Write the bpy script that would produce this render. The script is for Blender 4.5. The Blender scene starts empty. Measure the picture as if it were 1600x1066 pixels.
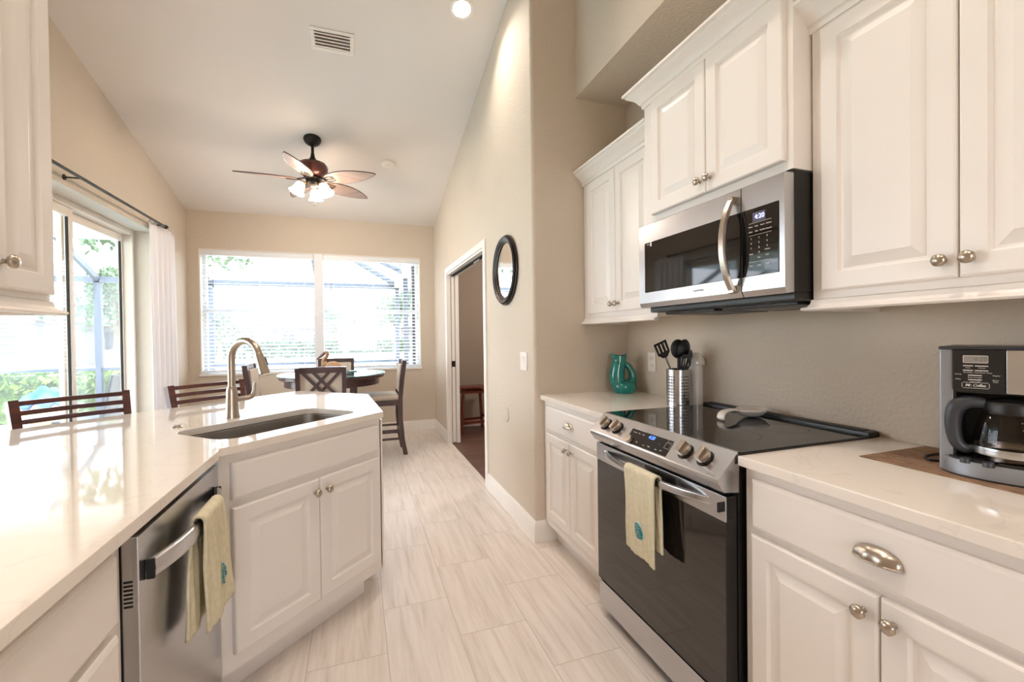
import bpy, bmesh, math, random
from mathutils import Vector, Matrix
random.seed(7)
PI = math.pi
R2 = math.sqrt(0.5)
SC = bpy.context.scene
COL = SC.collection

# ------------------------------------------------------------------ camera
YAW, PITCH, ROLL, FPX, EYE = 0.3375, -0.0107, -0.0124, 689.9, 1.2793
def make_camera():
    f = Vector((math.sin(YAW)*math.cos(PITCH), math.cos(YAW)*math.cos(PITCH), math.sin(PITCH)))
    r = Vector((math.cos(YAW), -math.sin(YAW), 0)); u = r.cross(f)
    r2 = r*math.cos(ROLL)+u*math.sin(ROLL); u2 = -r*math.sin(ROLL)+u*math.cos(ROLL)
    cd = bpy.data.cameras.new('camera'); co = bpy.data.objects.new('camera', cd); COL.objects.link(co)
    m = Matrix((r2, u2, -f)).transposed().to_4x4(); m.translation = (0, 0, EYE)
    co.matrix_world = m
    cd.sensor_width = 36; cd.sensor_fit = 'HORIZONTAL'; cd.lens = FPX/1600*36; cd.clip_start = 0.02; cd.clip_end = 400
    SC.camera = co
make_camera()

# ------------------------------------------------------------------ light and exposure
SKY = 7.0
SC.view_settings.view_transform = 'Standard'
SC.view_settings.look = 'None'
SC.view_settings.gamma = 1.0
SC.view_settings.use_curve_mapping = False
SC.view_settings.exposure = 0.27
w = bpy.data.worlds.new('sky'); SC.world = w; w.use_nodes = True
nt = w.node_tree; nt.nodes.clear()
o_ = nt.nodes.new('ShaderNodeOutputWorld'); b_ = nt.nodes.new('ShaderNodeBackground')
tc = nt.nodes.new('ShaderNodeTexCoord'); sp = nt.nodes.new('ShaderNodeSeparateXYZ'); rp = nt.nodes.new('ShaderNodeValToRGB')
rp.color_ramp.elements[0].position = 0.0; rp.color_ramp.elements[0].color = (0.96, 0.965, 1.0, 1)
rp.color_ramp.elements[1].position = 0.6; rp.color_ramp.elements[1].color = (0.65, 0.79, 1.0, 1)
nt.links.new(tc.outputs['Generated'], sp.inputs[0]); nt.links.new(sp.outputs['Z'], rp.inputs[0])
nt.links.new(rp.outputs[0], b_.inputs[0]); b_.inputs[1].default_value = SKY
nt.links.new(b_.outputs[0], o_.inputs[0])
SC.cycles.max_bounces = 10; SC.cycles.diffuse_bounces = 6; SC.cycles.glossy_bounces = 5
SC.cycles.transparent_max_bounces = 24; SC.cycles.transmission_bounces = 8
SC.cycles.sample_clamp_indirect = 6.0; SC.cycles.caustics_reflective = False; SC.cycles.caustics_refractive = False
sd = bpy.data.lights.new('sun', 'SUN'); sd.energy = 10.0; sd.angle = 0.02; sd.color = (1, 0.97, 0.93)
so = bpy.data.objects.new('sun', sd); COL.objects.link(so)
so.rotation_euler = Vector((-0.12, 0.5, -0.82)).to_track_quat('-Z', 'Y').to_euler()
WARM = (1.0, 0.88, 0.78)

# ------------------------------------------------------------------ materials
def lin(c):
    return tuple((x/12.92 if x <= 0.04045 else ((x+0.055)/1.055)**2.4) for x in [v/255 for v in c])
def base_mat(name):
    m = bpy.data.materials.new(name); m.use_nodes = True
    n = m.node_tree.nodes; l = m.node_tree.links
    return m, n, l, n['Principled BSDF']
def pm(name, rgb, rough=0.5, metal=0.0, var=0.06, vscale=(6, 6, 6), bump=0.0, bscale=80, coat=0.0, spec=0.5, rvar=0.0, detail=3, rgb2=None, bdist=0.002):
    """paint, metal, cloth, wood: a base colour varied by stretched noise, plus a fine bump"""
    m, n, l, p = base_mat(name)
    c = lin(rgb)
    c2 = lin(rgb2) if rgb2 else tuple(max(0, x*(1-var)) for x in c)
    t = n.new('ShaderNodeTexCoord'); mp = n.new('ShaderNodeMapping'); mp.inputs['Scale'].default_value = vscale
    nz = n.new('ShaderNodeTexNoise'); nz.inputs['Scale'].default_value = 1.0; nz.inputs['Detail'].default_value = detail
    rm = n.new('ShaderNodeValToRGB'); rm.color_ramp.elements[0].position = .32; rm.color_ramp.elements[1].position = .68
    rm.color_ramp.elements[0].color = (*c2, 1); rm.color_ramp.elements[1].color = (*c, 1)
    l.new(t.outputs['Object'], mp.inputs[0]); l.new(mp.outputs[0], nz.inputs['Vector']); l.new(nz.outputs['Fac'], rm.inputs[0])
    l.new(rm.outputs[0], p.inputs['Base Color'])
    p.inputs['Roughness'].default_value = rough; p.inputs['Metallic'].default_value = metal
    p.inputs['Coat Weight'].default_value = coat; p.inputs['Specular IOR Level'].default_value = spec
    if rvar:
        mr = n.new('ShaderNodeMapRange'); mr.inputs[3].default_value = max(0.02, rough-rvar); mr.inputs[4].default_value = rough+rvar
        l.new(nz.outputs['Fac'], mr.inputs[0]); l.new(mr.outputs[0], p.inputs['Roughness'])
    if bump:
        nb = n.new('ShaderNodeTexNoise'); nb.inputs['Scale'].default_value = bscale; nb.inputs['Detail'].default_value = 3
        bp = n.new('ShaderNodeBump'); bp.inputs['Strength'].default_value = bump; bp.inputs['Distance'].default_value = bdist
        l.new(t.outputs['Object'], nb.inputs['Vector']); l.new(nb.outputs['Fac'], bp.inputs['Height']); l.new(bp.outputs[0], p.inputs['Normal'])
    return m
def emis(name, rgb, strength):
    m, n, l, p = base_mat(name)
    p.inputs['Base Color'].default_value = (*lin(rgb), 1); p.inputs['Emission Color'].default_value = (*lin(rgb), 1)
    p.inputs['Emission Strength'].default_value = strength
    return m
def glass_mat(name, tint=(1, 1, 1), gloss=0.06):
    m, n, l, p = base_mat(name); n.remove(p)
    tr = n.new('ShaderNodeBsdfTransparent'); tr.inputs[0].default_value = (*tint, 1)
    gl = n.new('ShaderNodeBsdfGlossy'); gl.inputs['Roughness'].default_value = 0.02
    lw = n.new('ShaderNodeLayerWeight'); lw.inputs[0].default_value = .5
    pw = n.new('ShaderNodeMath'); pw.operation = 'POWER'; pw.inputs[1].default_value = 5; l.new(lw.outputs['Facing'], pw.inputs[0])
    fr = n.new('ShaderNodeMath'); fr.operation = 'MULTIPLY_ADD'; fr.inputs[1].default_value = .9; fr.inputs[2].default_value = .035; l.new(pw.outputs[0], fr.inputs[0])
    mx = n.new('ShaderNodeMixShader'); l.new(fr.outputs[0], mx.inputs[0]); l.new(tr.outputs[0], mx.inputs[1]); l.new(gl.outputs[0], mx.inputs[2])
    l.new(mx.outputs[0], n['Material Output'].inputs[0])
    return m
def screen_mat():
    m, n, l, p = base_mat('insect_screen'); n.remove(p)
    tr = n.new('ShaderNodeBsdfTransparent'); df = n.new('ShaderNodeBsdfDiffuse'); df.inputs[0].default_value = (.62, .64, .66, 1)
    ts = n.new('ShaderNodeBsdfTranslucent'); ts.inputs[0].default_value = (.62, .64, .66, 1)
    m1 = n.new('ShaderNodeMixShader'); m1.inputs[0].default_value = .5
    mx = n.new('ShaderNodeMixShader'); mx.inputs[0].default_value = .08
    l.new(df.outputs[0], m1.inputs[1]); l.new(ts.outputs[0], m1.inputs[2]); l.new(tr.outputs[0], mx.inputs[1]); l.new(m1.outputs[0], mx.inputs[2])
    l.new(mx.outputs[0], n['Material Output'].inputs[0])
    return m
def cloth_translucent(name, rgb, k=.35):
    m, n, l, p = base_mat(name); n.remove(p)
    c = (*lin(rgb), 1)
    df = n.new('ShaderNodeBsdfDiffuse'); ts = n.new('ShaderNodeBsdfTranslucent'); df.inputs[0].default_value = c; ts.inputs[0].default_value = c
    mx = n.new('ShaderNodeMixShader'); mx.inputs[0].default_value = k
    wv = n.new('ShaderNodeTexNoise'); wv.inputs['Scale'].default_value = 300; bp = n.new('ShaderNodeBump'); bp.inputs['Strength'].default_value = .1
    l.new(wv.outputs['Fac'], bp.inputs['Height']); l.new(bp.outputs[0], df.inputs['Normal'])
    l.new(df.outputs[0], mx.inputs[1]); l.new(ts.outputs[0], mx.inputs[2]); l.new(mx.outputs[0], n['Material Output'].inputs[0])
    return m
def tile_mat():
    m, n, l, p = base_mat('porcelain_plank_tile')
    t = n.new('ShaderNodeTexCoord'); s = n.new('ShaderNodeSeparateXYZ'); l.new(t.outputs['Object'], s.inputs[0])
    def math_(op, a, b):
        k = n.new('ShaderNodeMath'); k.operation = op
        for i, v in ((0, a), (1, b)):
            if isinstance(v, (int, float)): k.inputs[i].default_value = v
            else: l.new(v, k.inputs[i])
        return k.outputs[0]
    u = math_('SUBTRACT', s.outputs['Y'], 2.447); v = math_('SUBTRACT', s.outputs['X'], 0.098)
    cv = n.new('ShaderNodeCombineXYZ'); l.new(u, cv.inputs[0]); l.new(v, cv.inputs[1])
    br = n.new('ShaderNodeTexBrick'); br.offset = .5; br.offset_frequency = 2; br.squash = 1
    br.inputs['Scale'].default_value = 1; br.inputs['Mortar Size'].default_value = .0018; br.inputs['Mortar Smooth'].default_value = .1
    br.inputs['Brick Width'].default_value = .597; br.inputs['Row Height'].default_value = .301; br.inputs['Bias'].default_value = 0
    br.inputs['Color1'].default_value = (0, 0, 0, 1); br.inputs['Color2'].default_value = (1, 1, 1, 1); br.inputs['Mortar'].default_value = (.5, .5, .5, 1)
    l.new(cv.outputs[0], br.inputs['Vector'])
    # streaks run along each plank; every tile shifts the pattern
    sh = math_('MULTIPLY', br.outputs['Color'], 37.0)
    gv = n.new('ShaderNodeCombineXYZ'); l.new(math_('ADD', math_('MULTIPLY', s.outputs['X'], 34.0), sh), gv.inputs[0]); l.new(math_('MULTIPLY', s.outputs['Y'], 2.2), gv.inputs[1]); l.new(sh, gv.inputs[2])
    nz = n.new('ShaderNodeTexNoise'); nz.inputs['Scale'].default_value = 1; nz.inputs['Detail'].default_value = 5; nz.inputs['Roughness'].default_value = .6; nz.inputs['Distortion'].default_value = .4
    l.new(gv.outputs[0], nz.inputs['Vector'])
    rm = n.new('ShaderNodeValToRGB'); e = rm.color_ramp.elements
    e[0].position = .26; e[0].color = (*lin((200, 188, 176)), 1); e[1].position = .62; e[1].color = (*lin((228, 219, 211)), 1)
    k = e.new(.45); k.color = (*lin((219, 209, 200)), 1)
    l.new(nz.outputs['Fac'], rm.inputs[0])
    mx = n.new('ShaderNodeMixRGB'); mx.inputs['Color2'].default_value = (*lin((192, 181, 170)), 1)
    l.new(br.outputs['Fac'], mx.inputs['Fac']); l.new(rm.outputs[0], mx.inputs['Color1']); l.new(mx.outputs[0], p.inputs['Base Color'])
    bp = n.new('ShaderNodeBump'); bp.inputs['Strength'].default_value = .4; bp.inputs['Distance'].default_value = .002; bp.invert = True
    l.new(br.outputs['Fac'], bp.inputs['Height']); l.new(bp.outputs[0], p.inputs['Normal'])
    p.inputs['Roughness'].default_value = .38; p.inputs['Specular IOR Level'].default_value = .4
    return m
def plank_mat():
    m, n, l, p = base_mat('dark_plank_floor')
    t = n.new('ShaderNodeTexCoord'); mp = n.new('ShaderNodeMapping'); l.new(t.outputs['Object'], mp.inputs[0])
    br = n.new('ShaderNodeTexBrick'); br.inputs['Brick Width'].default_value = 1.1; br.inputs['Row Height'].default_value = .16; br.inputs['Scale'].default_value = 1
    br.inputs['Mortar Size'].default_value = .002
    br.inputs['Color1'].default_value = (*lin((88, 64, 56)), 1); br.inputs['Color2'].default_value = (*lin((120, 90, 80)), 1); br.inputs['Mortar'].default_value = (*lin((50, 36, 32)), 1)
    l.new(mp.outputs[0], br.inputs['Vector'])
    nz = n.new('ShaderNodeTexNoise'); mp2 = n.new('ShaderNodeMapping'); mp2.inputs['Scale'].default_value = (3, 40, 1)
    l.new(t.outputs['Object'], mp2.inputs[0]); l.new(mp2.outputs[0], nz.inputs['Vector'])
    mx = n.new('ShaderNodeMixRGB'); mx.blend_type = 'OVERLAY'; mx.inputs[0].default_value = .45
    l.new(br.outputs['Color'], mx.inputs['Color1']); l.new(nz.outputs['Fac'], mx.inputs['Color2']); l.new(mx.outputs[0], p.inputs['Base Color'])
    p.inputs['Roughness'].default_value = .45
    return m
def quartz_mat():
    m, n, l, p = base_mat('white_quartz')
    t = n.new('ShaderNodeTexCoord')
    nz = n.new('ShaderNodeTexNoise'); nz.inputs['Scale'].default_value = 3.2; nz.inputs['Detail'].default_value = 8; nz.inputs['Distortion'].default_value = 1.6
    l.new(t.outputs['Object'], nz.inputs['Vector'])
    rm = n.new('ShaderNodeValToRGB'); e = rm.color_ramp.elements
    base = (*lin((236, 228, 218)), 1)
    e[0].position = .485; e[0].color = base; e[1].position = .515; e[1].color = base
    k = e.new(.5); k.color = (*lin((229, 220, 211)), 1)
    l.new(nz.outputs['Fac'], rm.inputs[0]); l.new(rm.outputs[0], p.inputs['Base Color'])
    p.inputs['Roughness'].default_value = .05; p.inputs['Specular IOR Level'].default_value = .55
    return m
def steel_mat(name, rgb=(196, 196, 198), rough=.24, axis=0, amp=.03):
    m, n, l, p = base_mat(name)
    t = n.new('ShaderNodeTexCoord'); mp = n.new('ShaderNodeMapping')
    s = [300, 300, 300]; s[axis] = 2; mp.inputs['Scale'].default_value = s
    nz = n.new('ShaderNodeTexNoise'); nz.inputs['Scale'].default_value = 1; nz.inputs['Detail'].default_value = 2
    l.new(t.outputs['Object'], mp.inputs[0]); l.new(mp.outputs[0], nz.inputs['Vector'])
    mr = n.new('ShaderNodeMapRange'); mr.inputs[3].default_value = rough-amp*.6; mr.inputs[4].default_value = rough+amp*.6
    l.new(nz.outputs['Fac'], mr.inputs[0]); l.new(mr.outputs[0], p.inputs['Roughness'])
    p.inputs['Base Color'].default_value = (*lin(rgb), 1); p.inputs['Metallic'].default_value = 1
    return m
def leaf_mat(name, a, b):
    return pm(name, a, rough=.5, rgb2=b, vscale=(5, 5, 5), spec=.3)

M = {}
M['wall'] = pm('beige_wall_paint', (208, 195, 178), .75, bump=.6, bscale=70, var=.03, vscale=(2, 2, 2), bdist=.006, spec=.3)
M['ceil'] = pm('ceiling_paint', (230, 223, 216), .85, bump=.25, bscale=70, var=.02, vscale=(2, 2, 2), spec=.2)
M['trim'] = pm('white_trim_paint', (240, 234, 226), .4, var=.02)
M['cab'] = pm('white_cabinet_paint', (237, 231, 225), .36, var=.02, vscale=(3, 3, 3))
M['inner'] = pm('shadow_gap_black', (22, 21, 20), .7, var=.2)
M['quartz'] = quartz_mat()
M['tile'] = tile_mat()
M['plank'] = plank_mat()
M['steel'] = steel_mat('brushed_stainless', axis=0)
M['steel_dark'] = steel_mat('brushed_stainless_side', (150, 148, 148), .32)
M['sinksteel'] = steel_mat('sink_stainless', (176, 168, 160), .3, axis=0)
M['nickel'] = steel_mat('satin_nickel', (182, 170, 156), .30, axis=2, amp=.06)
M['bronze'] = pm('oil_rubbed_bronze', (48, 42, 38), .4, .6, var=.3)
M['brass'] = pm('antique_brass', (176, 140, 98), .32, .9, var=.2)
M['blackglass'] = pm('black_glass', (14, 13, 13), .04, var=.1, spec=.6)
M['ovenglass'] = pm('oven_door_glass', (34, 28, 25), .05, var=.1, spec=.8)
M['black'] = pm('black_plastic', (24, 23, 23), .4, var=.2)
M['blacksoft'] = pm('black_nylon', (20, 20, 21), .45, var=.2)
M['charcoal'] = pm('charcoal_plastic', (58, 60, 66), .35, var=.1)
M['silverplastic'] = pm('silver_plastic', (150, 154, 160), .35, .5, var=.05)
M['cherry'] = pm('cherry_wood', (98, 44, 34), .28, rgb2=(66, 26, 22), vscale=(3, 40, 40), coat=.3, detail=5)
M['espresso'] = pm('espresso_wood', (80, 54, 52), .3, rgb2=(58, 38, 37), vscale=(4, 30, 4), coat=.3)
M['redwood'] = pm('red_brown_wood', (128, 62, 42), .35, rgb2=(92, 40, 30), vscale=(30, 30, 4), coat=.2)
M['upholstery'] = pm('cream_upholstery', (214, 200, 184), .9, bump=.5, bscale=600, var=.08, vscale=(20, 20, 20), spec=.2)
M['curtain'] = cloth_translucent('white_curtain_cloth', (248, 246, 248), .15)
M['blind'] = cloth_translucent('white_blind_slat', (250, 250, 249), .3)
M['vinyl'] = pm('white_vinyl_frame', (232, 234, 236), .4, var=.02)
M['tanframe'] = pm('tan_aluminium_frame', (226, 214, 200), .4, var=.03)
M['glass'] = glass_mat('window_glass', (.97, .99, 1))
M['glasstop'] = glass_mat('table_glass', (.82, .95, .93))
M['carafeglass'] = glass_mat('carafe_glass', (.86, .82, .78))
M['screen'] = screen_mat()
M['mirror'] = steel_mat('mirror_silvering', (240, 240, 240), .02, amp=0)
M['teal'] = pm('teal_glaze', (20, 140, 128), .12, var=.25, rgb2=(10, 112, 106), vscale=(9, 9, 9), coat=.5)
M['tealdark'] = pm('dark_teal_eye_and_hollow', (16, 60, 62), .4, var=.2)
M['towel'] = pm('pale_green_terry_cloth', (226, 218, 190), .95, bump=.5, bscale=420, var=.10, vscale=(60, 60, 60), spec=.1, bdist=.004)
M['towel2'] = pm('sage_terry_cloth', (226, 217, 188), .95, bump=.5, bscale=420, var=.12, vscale=(60, 60, 60), spec=.1, bdist=.004)
M['stitchteal'] = pm('teal_embroidery', (16, 142, 148), .6, rgb2=(8, 92, 104), vscale=(70, 70, 40), bump=.6, bscale=300)
M['stitchedge'] = pm('white_embroidery_edge', (196, 224, 214), .7)
M['mat'] = pm('brown_woven_placemat', (172, 138, 110), .9, rgb2=(120, 90, 68), vscale=(260, 40, 200), bump=1.0, bscale=300, bdist=.004)
M['ceramic'] = pm('white_ceramic', (232, 224, 214), .15, var=.03, coat=.3)
M['whiteplastic'] = pm('white_plastic', (236, 230, 222), .35, var=.02)
M['carved'] = pm('carved_wood', (190, 152, 110), .45, rgb2=(148, 108, 70), vscale=(6, 40, 40))
M['motorwood'] = pm('carved_red_wood', (112, 52, 38), .35, rgb2=(66, 28, 22), vscale=(28, 28, 10), bump=.6, bscale=40, coat=.3)
M['blade'] = pm('woven_blade_face', (172, 148, 134), .5, rgb2=(146, 124, 114), vscale=(4, 60, 4))
M['bladeedge'] = pm('blade_edge_wood', (92, 66, 54), .4)
M['lit'] = emis('lit_frosted_glass', (255, 228, 200), 22.0)
M['lens'] = emis('lit_downlight_lens', (255, 238, 214), 14.0)
M['led_blue'] = emis('blue_display_digits', (70, 120, 255), 3.0)
M['led_white'] = emis('pale_display_digits', (190, 200, 255), 2.0)
M['lcd'] = pm('grey_display_glass', (150, 146, 140), .3, var=.05)
M['display'] = pm('violet_grey_display', (92, 88, 110), .2, var=.05)
M['print'] = pm('white_print', (226, 222, 216), .5)
M['greyprint'] = pm('grey_print', (120, 118, 116), .5)
M['lawn'] = pm('lawn_grass', (204, 200, 182), .9, rgb2=(188, 188, 164), vscale=(1.5, 1.5, 1.5), spec=.1)
M['patio'] = pm('patio_concrete', (226, 220, 212), .8, var=.06)
M['water'] = pm('pool_water', (110, 190, 205), .08, var=.1)
M['alu'] = pm('backlit_grey_aluminium', (80, 88, 100), .45, var=.05)  # white cage beams darkened in colour to read as backlit
M['white_alu'] = pm('white_aluminium', (236, 238, 240), .4, var=.02)
M['stucco'] = pm('beige_stucco', (222, 204, 180), .85, bump=.3, bscale=60)
M['farwall'] = pm('pale_house_stucco', (112, 104, 106), .85)
M['farroof'] = pm('grey_roof_tile', (104, 92, 92), .8, vscale=(2, 8, 2), rgb2=(84, 76, 78))
M['hedge'] = leaf_mat('hedge_leaf', (132, 160, 66), (76, 110, 38))
M['leafa'] = leaf_mat('tree_leaf', (98, 118, 88), (66, 90, 60))
M['leafb'] = leaf_mat('palm_leaf', (104, 124, 92), (70, 94, 64))
M['bark'] = pm('tree_bark', (126, 110, 94), .9, var=.3)
M['bluecloth'] = pm('blue_cloth', (96, 136, 196), .9, var=.2)
M['pot'] = pm('tan_pottery', (206, 176, 140), .7)
M['patiochair'] = pm('grey_sling_chair', (96, 96, 96), .6)
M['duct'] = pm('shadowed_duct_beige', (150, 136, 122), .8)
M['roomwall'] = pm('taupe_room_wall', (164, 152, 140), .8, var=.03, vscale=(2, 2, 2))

# ------------------------------------------------------------------ mesh helper
def spline(pts, k=5, rad=None):
    """Catmull-Rom through the points; returns points (and radii)"""
    P_ = [Vector(p) for p in pts]; out = []; ro = []
    for i in range(len(P_)-1):
        a, b_, c, d = P_[max(i-1, 0)], P_[i], P_[i+1], P_[min(i+2, len(P_)-1)]
        for j in range(k):
            t = j/k
            out.append(.5*((2*b_)+(c-a)*t+(2*a-5*b_+4*c-d)*t*t+(3*b_-a-3*c+d)*t**3))
            if rad: ro.append(rad[i]*(1-t)+rad[i+1]*t)
    out.append(P_[-1])
    if rad: return out, ro+[rad[-1]]
    return out
class MB:
    def __init__(self): self.bm = bmesh.new()
    def box(self, x0, x1, y0, y1, z0, z1, bev=0.0, seg=2):
        ret = bmesh.ops.create_cube(self.bm, size=1)
        vs = ret['verts']
        for v in vs: v.co = Vector(((x0+x1)/2+v.co.x*(x1-x0), (y0+y1)/2+v.co.y*(y1-y0), (z0+z1)/2+v.co.z*(z1-z0)))
        if bev:
            es = list({e for v in vs for e in v.link_edges})
            bmesh.ops.bevel(self.bm, geom=es, offset=bev, segments=seg, affect='EDGES', profile=.5)
        return self
    def loops(self, rings, close_start=True, close_end=True, cyc=True):
        """skin a list of equal-length vertex rings"""
        bm = self.bm; prev = None; first = None
        for rg in rings:
            cur = [bm.verts.new(p) for p in rg]
            if prev:
                k = len(cur)
                for i in range(k if cyc else k-1):
                    j = (i+1) % k
                    try: bm.faces.new((prev[i], prev[j], cur[j], cur[i]))
                    except ValueError: pass
            else: first = cur
            prev = cur
        if close_start and cyc: bm.faces.new(list(reversed(first)))
        if close_end and cyc: bm.faces.new(prev)
        return self
    def lathe(self, prof, origin=(0, 0, 0), axis=(0, 0, 1), seg=24, mod=None, caps=True, xf=None):
        ax = Vector(axis).normalized(); a = ax.orthogonal().normalized() if abs(ax.z) < .99 else Vector((1, 0, 0)); b = ax.cross(a)
        o = Vector(origin); rings = []
        for k, (r, h) in enumerate(prof):
            rg = []
            for i in range(seg):
                t = 2*PI*i/seg; rr = r*(mod(t, k) if mod else 1)
                rg.append(o+ax*h+(a*math.cos(t)+b*math.sin(t))*max(rr, 1e-4))
            rings.append(rg)
        return self.loops(rings, caps, caps)
    def cyl(self, p0, p1, r0, r1=None, seg=16):
        p0 = Vector(p0); p1 = Vector(p1); r1 = r0 if r1 is None else r1
        return self.lathe([(r0, 0), (r1, (p1-p0).length)], p0, p1-p0, seg)
    def tube(self, pts, r, seg=10, closed=False, flat=1.0, up=(0, 0, 1)):
        """sweep a round or flattened section; r may be a list"""
        pts = [Vector(p) for p in pts]; rings = []; nP = len(pts); upv = Vector(up)
        prevn = None
        for i, p in enumerate(pts):
            if closed: d = pts[(i+1) % nP]-pts[i-1]
            else: d = pts[min(i+1, nP-1)]-pts[max(i-1, 0)]
            d.normalize()
            if prevn is None:
                nrm = upv-d*upv.dot(d)
                if nrm.length < 1e-3: nrm = d.orthogonal()
            else: nrm = prevn-d*prevn.dot(d)
            nrm.normalize(); prevn = nrm; s = d.cross(nrm)
            rr = r[i] if isinstance(r, (list, tuple)) else r
            rings.append([p+nrm*rr*math.cos(2*PI*k/seg)+s*rr*flat*math.sin(2*PI*k/seg) for k in range(seg)])
        if closed: rings.append(rings[0]); self.loops(rings, False, False); bmesh.ops.remove_doubles(self.bm, verts=self.bm.verts[:], dist=1e-6); return self
        return self.loops(rings)
    def bar(self, pts, w, h, up=(0, 0, 1)):
        """sweep a rectangle w (sideways) x h (along up)"""
        pts = [Vector(p) for p in pts]; rings = []; nP = len(pts); upv = Vector(up)
        for i, p in enumerate(pts):
            d = (pts[min(i+1, nP-1)]-pts[max(i-1, 0)]).normalized()
            n = upv-d*upv.dot(d)
            n = n.normalized() if n.length > 1e-4 else d.orthogonal().normalized()
            s = d.cross(n)
            rings.append([p+s*w/2+n*h/2, p-s*w/2+n*h/2, p-s*w/2-n*h/2, p+s*w/2-n*h/2])
        return self.loops(rings)
    def prism(self, poly, z0, z1, axis='z', holes=()):
        """extrude a 2D polygon (with optional holes)"""
        def P(a, b, h): return {'z': (a, b, h), 'x': (h, a, b), 'y': (a, h, b)}[axis]
        if not holes:
            return self.loops([[P(a, b, z0) for a, b in poly], [P(a, b, z1) for a, b in poly]])
        bm = self.bm; es = []
        old = set(bm.faces)
        for lp in [poly]+list(holes):
            vs = [bm.verts.new(P(a, b, z0)) for a, b in lp]
            es += [bm.edges.new((vs[i], vs[(i+1) % len(vs)])) for i in range(len(vs))]
        bmesh.ops.triangle_fill(bm, use_beauty=True, use_dissolve=False, edges=es)
        fs = [f for f in bm.faces if f not in old]
        ex = bmesh.ops.extrude_face_region(bm, geom=fs)
        dv = Vector(P(0, 0, z1-z0))
        for g in ex['geom']:
            if isinstance(g, bmesh.types.BMVert): g.co += dv
        return self
    def ball(self, c, r, u=16, v=10):
        r = (r, r, r) if isinstance(r, (int, float)) else r
        ret = bmesh.ops.create_uvsphere(self.bm, u_segments=u, v_segments=v, radius=1)
        for q in ret['verts']: q.co = Vector((c[0]+q.co.x*r[0], c[1]+q.co.y*r[1], c[2]+q.co.z*r[2]))
        return self
    def grid(self, fn, nu, nv):
        bm = self.bm; g = [[bm.verts.new(fn(i/nu, j/nv)) for j in range(nv+1)] for i in range(nu+1)]
        for i in range(nu):
            for j in range(nv): bm.faces.new((g[i][j], g[i+1][j], g[i+1][j+1], g[i][j+1]))
        return self
    def quad(self, *ps):
        self.bm.faces.new([self.bm.verts.new(p) for p in ps]); return self
    def xform(self, m):
        bmesh.ops.transform(self.bm, matrix=m, verts=self.bm.verts[:]); return self
    def build(self, name, mat, parent=None, angle=35, solid=None, subsurf=0, fix=True, wn=True):
        if fix: bmesh.ops.recalc_face_normals(self.bm, faces=self.bm.faces[:])
        me = bpy.data.meshes.new(name); self.bm.to_mesh(me); self.bm.free()
        for p in me.polygons: p.use_smooth = True
        try: me.set_sharp_from_angle(angle=math.radians(angle))
        except Exception: pass
        me.materials.append(M[mat] if isinstance(mat, str) else mat)
        o = bpy.data.objects.new(name, me); COL.objects.link(o)
        if parent is not None: o.parent = parent
        if solid:
            md = o.modifiers.new('thickness', 'SOLIDIFY'); md.thickness = solid; md.offset = 0
        elif wn and not subsurf:
            md = o.modifiers.new('flat_normals', 'WEIGHTED_NORMAL'); md.keep_sharp = True; md.weight = 80
        if subsurf:
            md = o.modifiers.new('smooth', 'SUBSURF'); md.levels = subsurf; md.render_levels = subsurf
        return o

def tag(o, label, cat, group=None):
    o['label'] = label; o['category'] = cat
    if group: o['group'] = group
    return o
def thing(name, label, cat, loc=(0, 0, 0), rz=0.0, group=None):
    o = bpy.data.objects.new(name, None); COL.objects.link(o); o.empty_display_size = .05
    o.location = loc; o.rotation_euler = (0, 0, rz)
    return tag(o, label, cat, group)
def struct(o, label=None):
    o['kind'] = 'structure'
    if label: o['label'] = label
    return o
def copy_tree(root, loc, rz, label):
    r = root.copy(); COL.objects.link(r); r.location = loc; r.rotation_euler = (0, 0, rz); r['label'] = label
    for ch in list(root.children):
        c = ch.copy(); COL.objects.link(c); c.parent = r
        for g in list(ch.children):
            d = g.copy(); COL.objects.link(d); d.parent = c
    return r
def text_part(name, body, size, mat, parent, matrix, extrude=.0004, shear=0.0, spacing=1.0, bold=0.0):
    c = bpy.data.curves.new('lettering', 'FONT'); c.body = body; c.size = size; c.extrude = extrude; c.shear = shear
    c.align_x = 'CENTER'; c.align_y = 'CENTER'; c.space_character = spacing; c.offset = bold; c.resolution_u = 3
    t = bpy.data.objects.new('lettering', c); COL.objects.link(t)
    dg = bpy.context.evaluated_depsgraph_get()
    me = bpy.data.meshes.new_from_object(t.evaluated_get(dg)); bpy.data.objects.remove(t)
    me.transform(matrix); me.materials.clear(); me.materials.append(M[mat])
    o = bpy.data.objects.new(name, me); COL.objects.link(o); o.parent = parent
    return o
# text lying on a cabinet-style front: reads along local +x, up local +z, faces local -y
def front_text(x, y, z, tilt=0.0):
    return Matrix.Translation((x, y, z)) @ Matrix.Rotation(PI/2-tilt, 4, 'X')
# ================================================================== THE ROOM
XL, XR, XW, YB, YE = -1.889, 1.031, 1.711, 6.209, 2.53
def zc(y): return 2.829+0.25*(YB-y)
YN = -2.4                                   # the room runs on behind the camera
# floor
b = MB(); b.box(-2.2, XW+.15, YN, YB+.1, -.1, 0); struct(b.build('floor', 'tile'))
b = MB(); b.box(XR+.03, 4.2, YE+.2, 6.25, -.1, .001); fl = struct(b.build('floor_next_room', 'plank'))
# sloped ceiling
b = MB(); b.prism([(YN, zc(YN)), (YB+.2, zc(YB+.2)), (YB+.2, zc(YB+.2)+.15), (YN, zc(YN)+.15)], -2.3, XW+.25, 'x'); struct(b.build('ceiling', 'ceil'))
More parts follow.
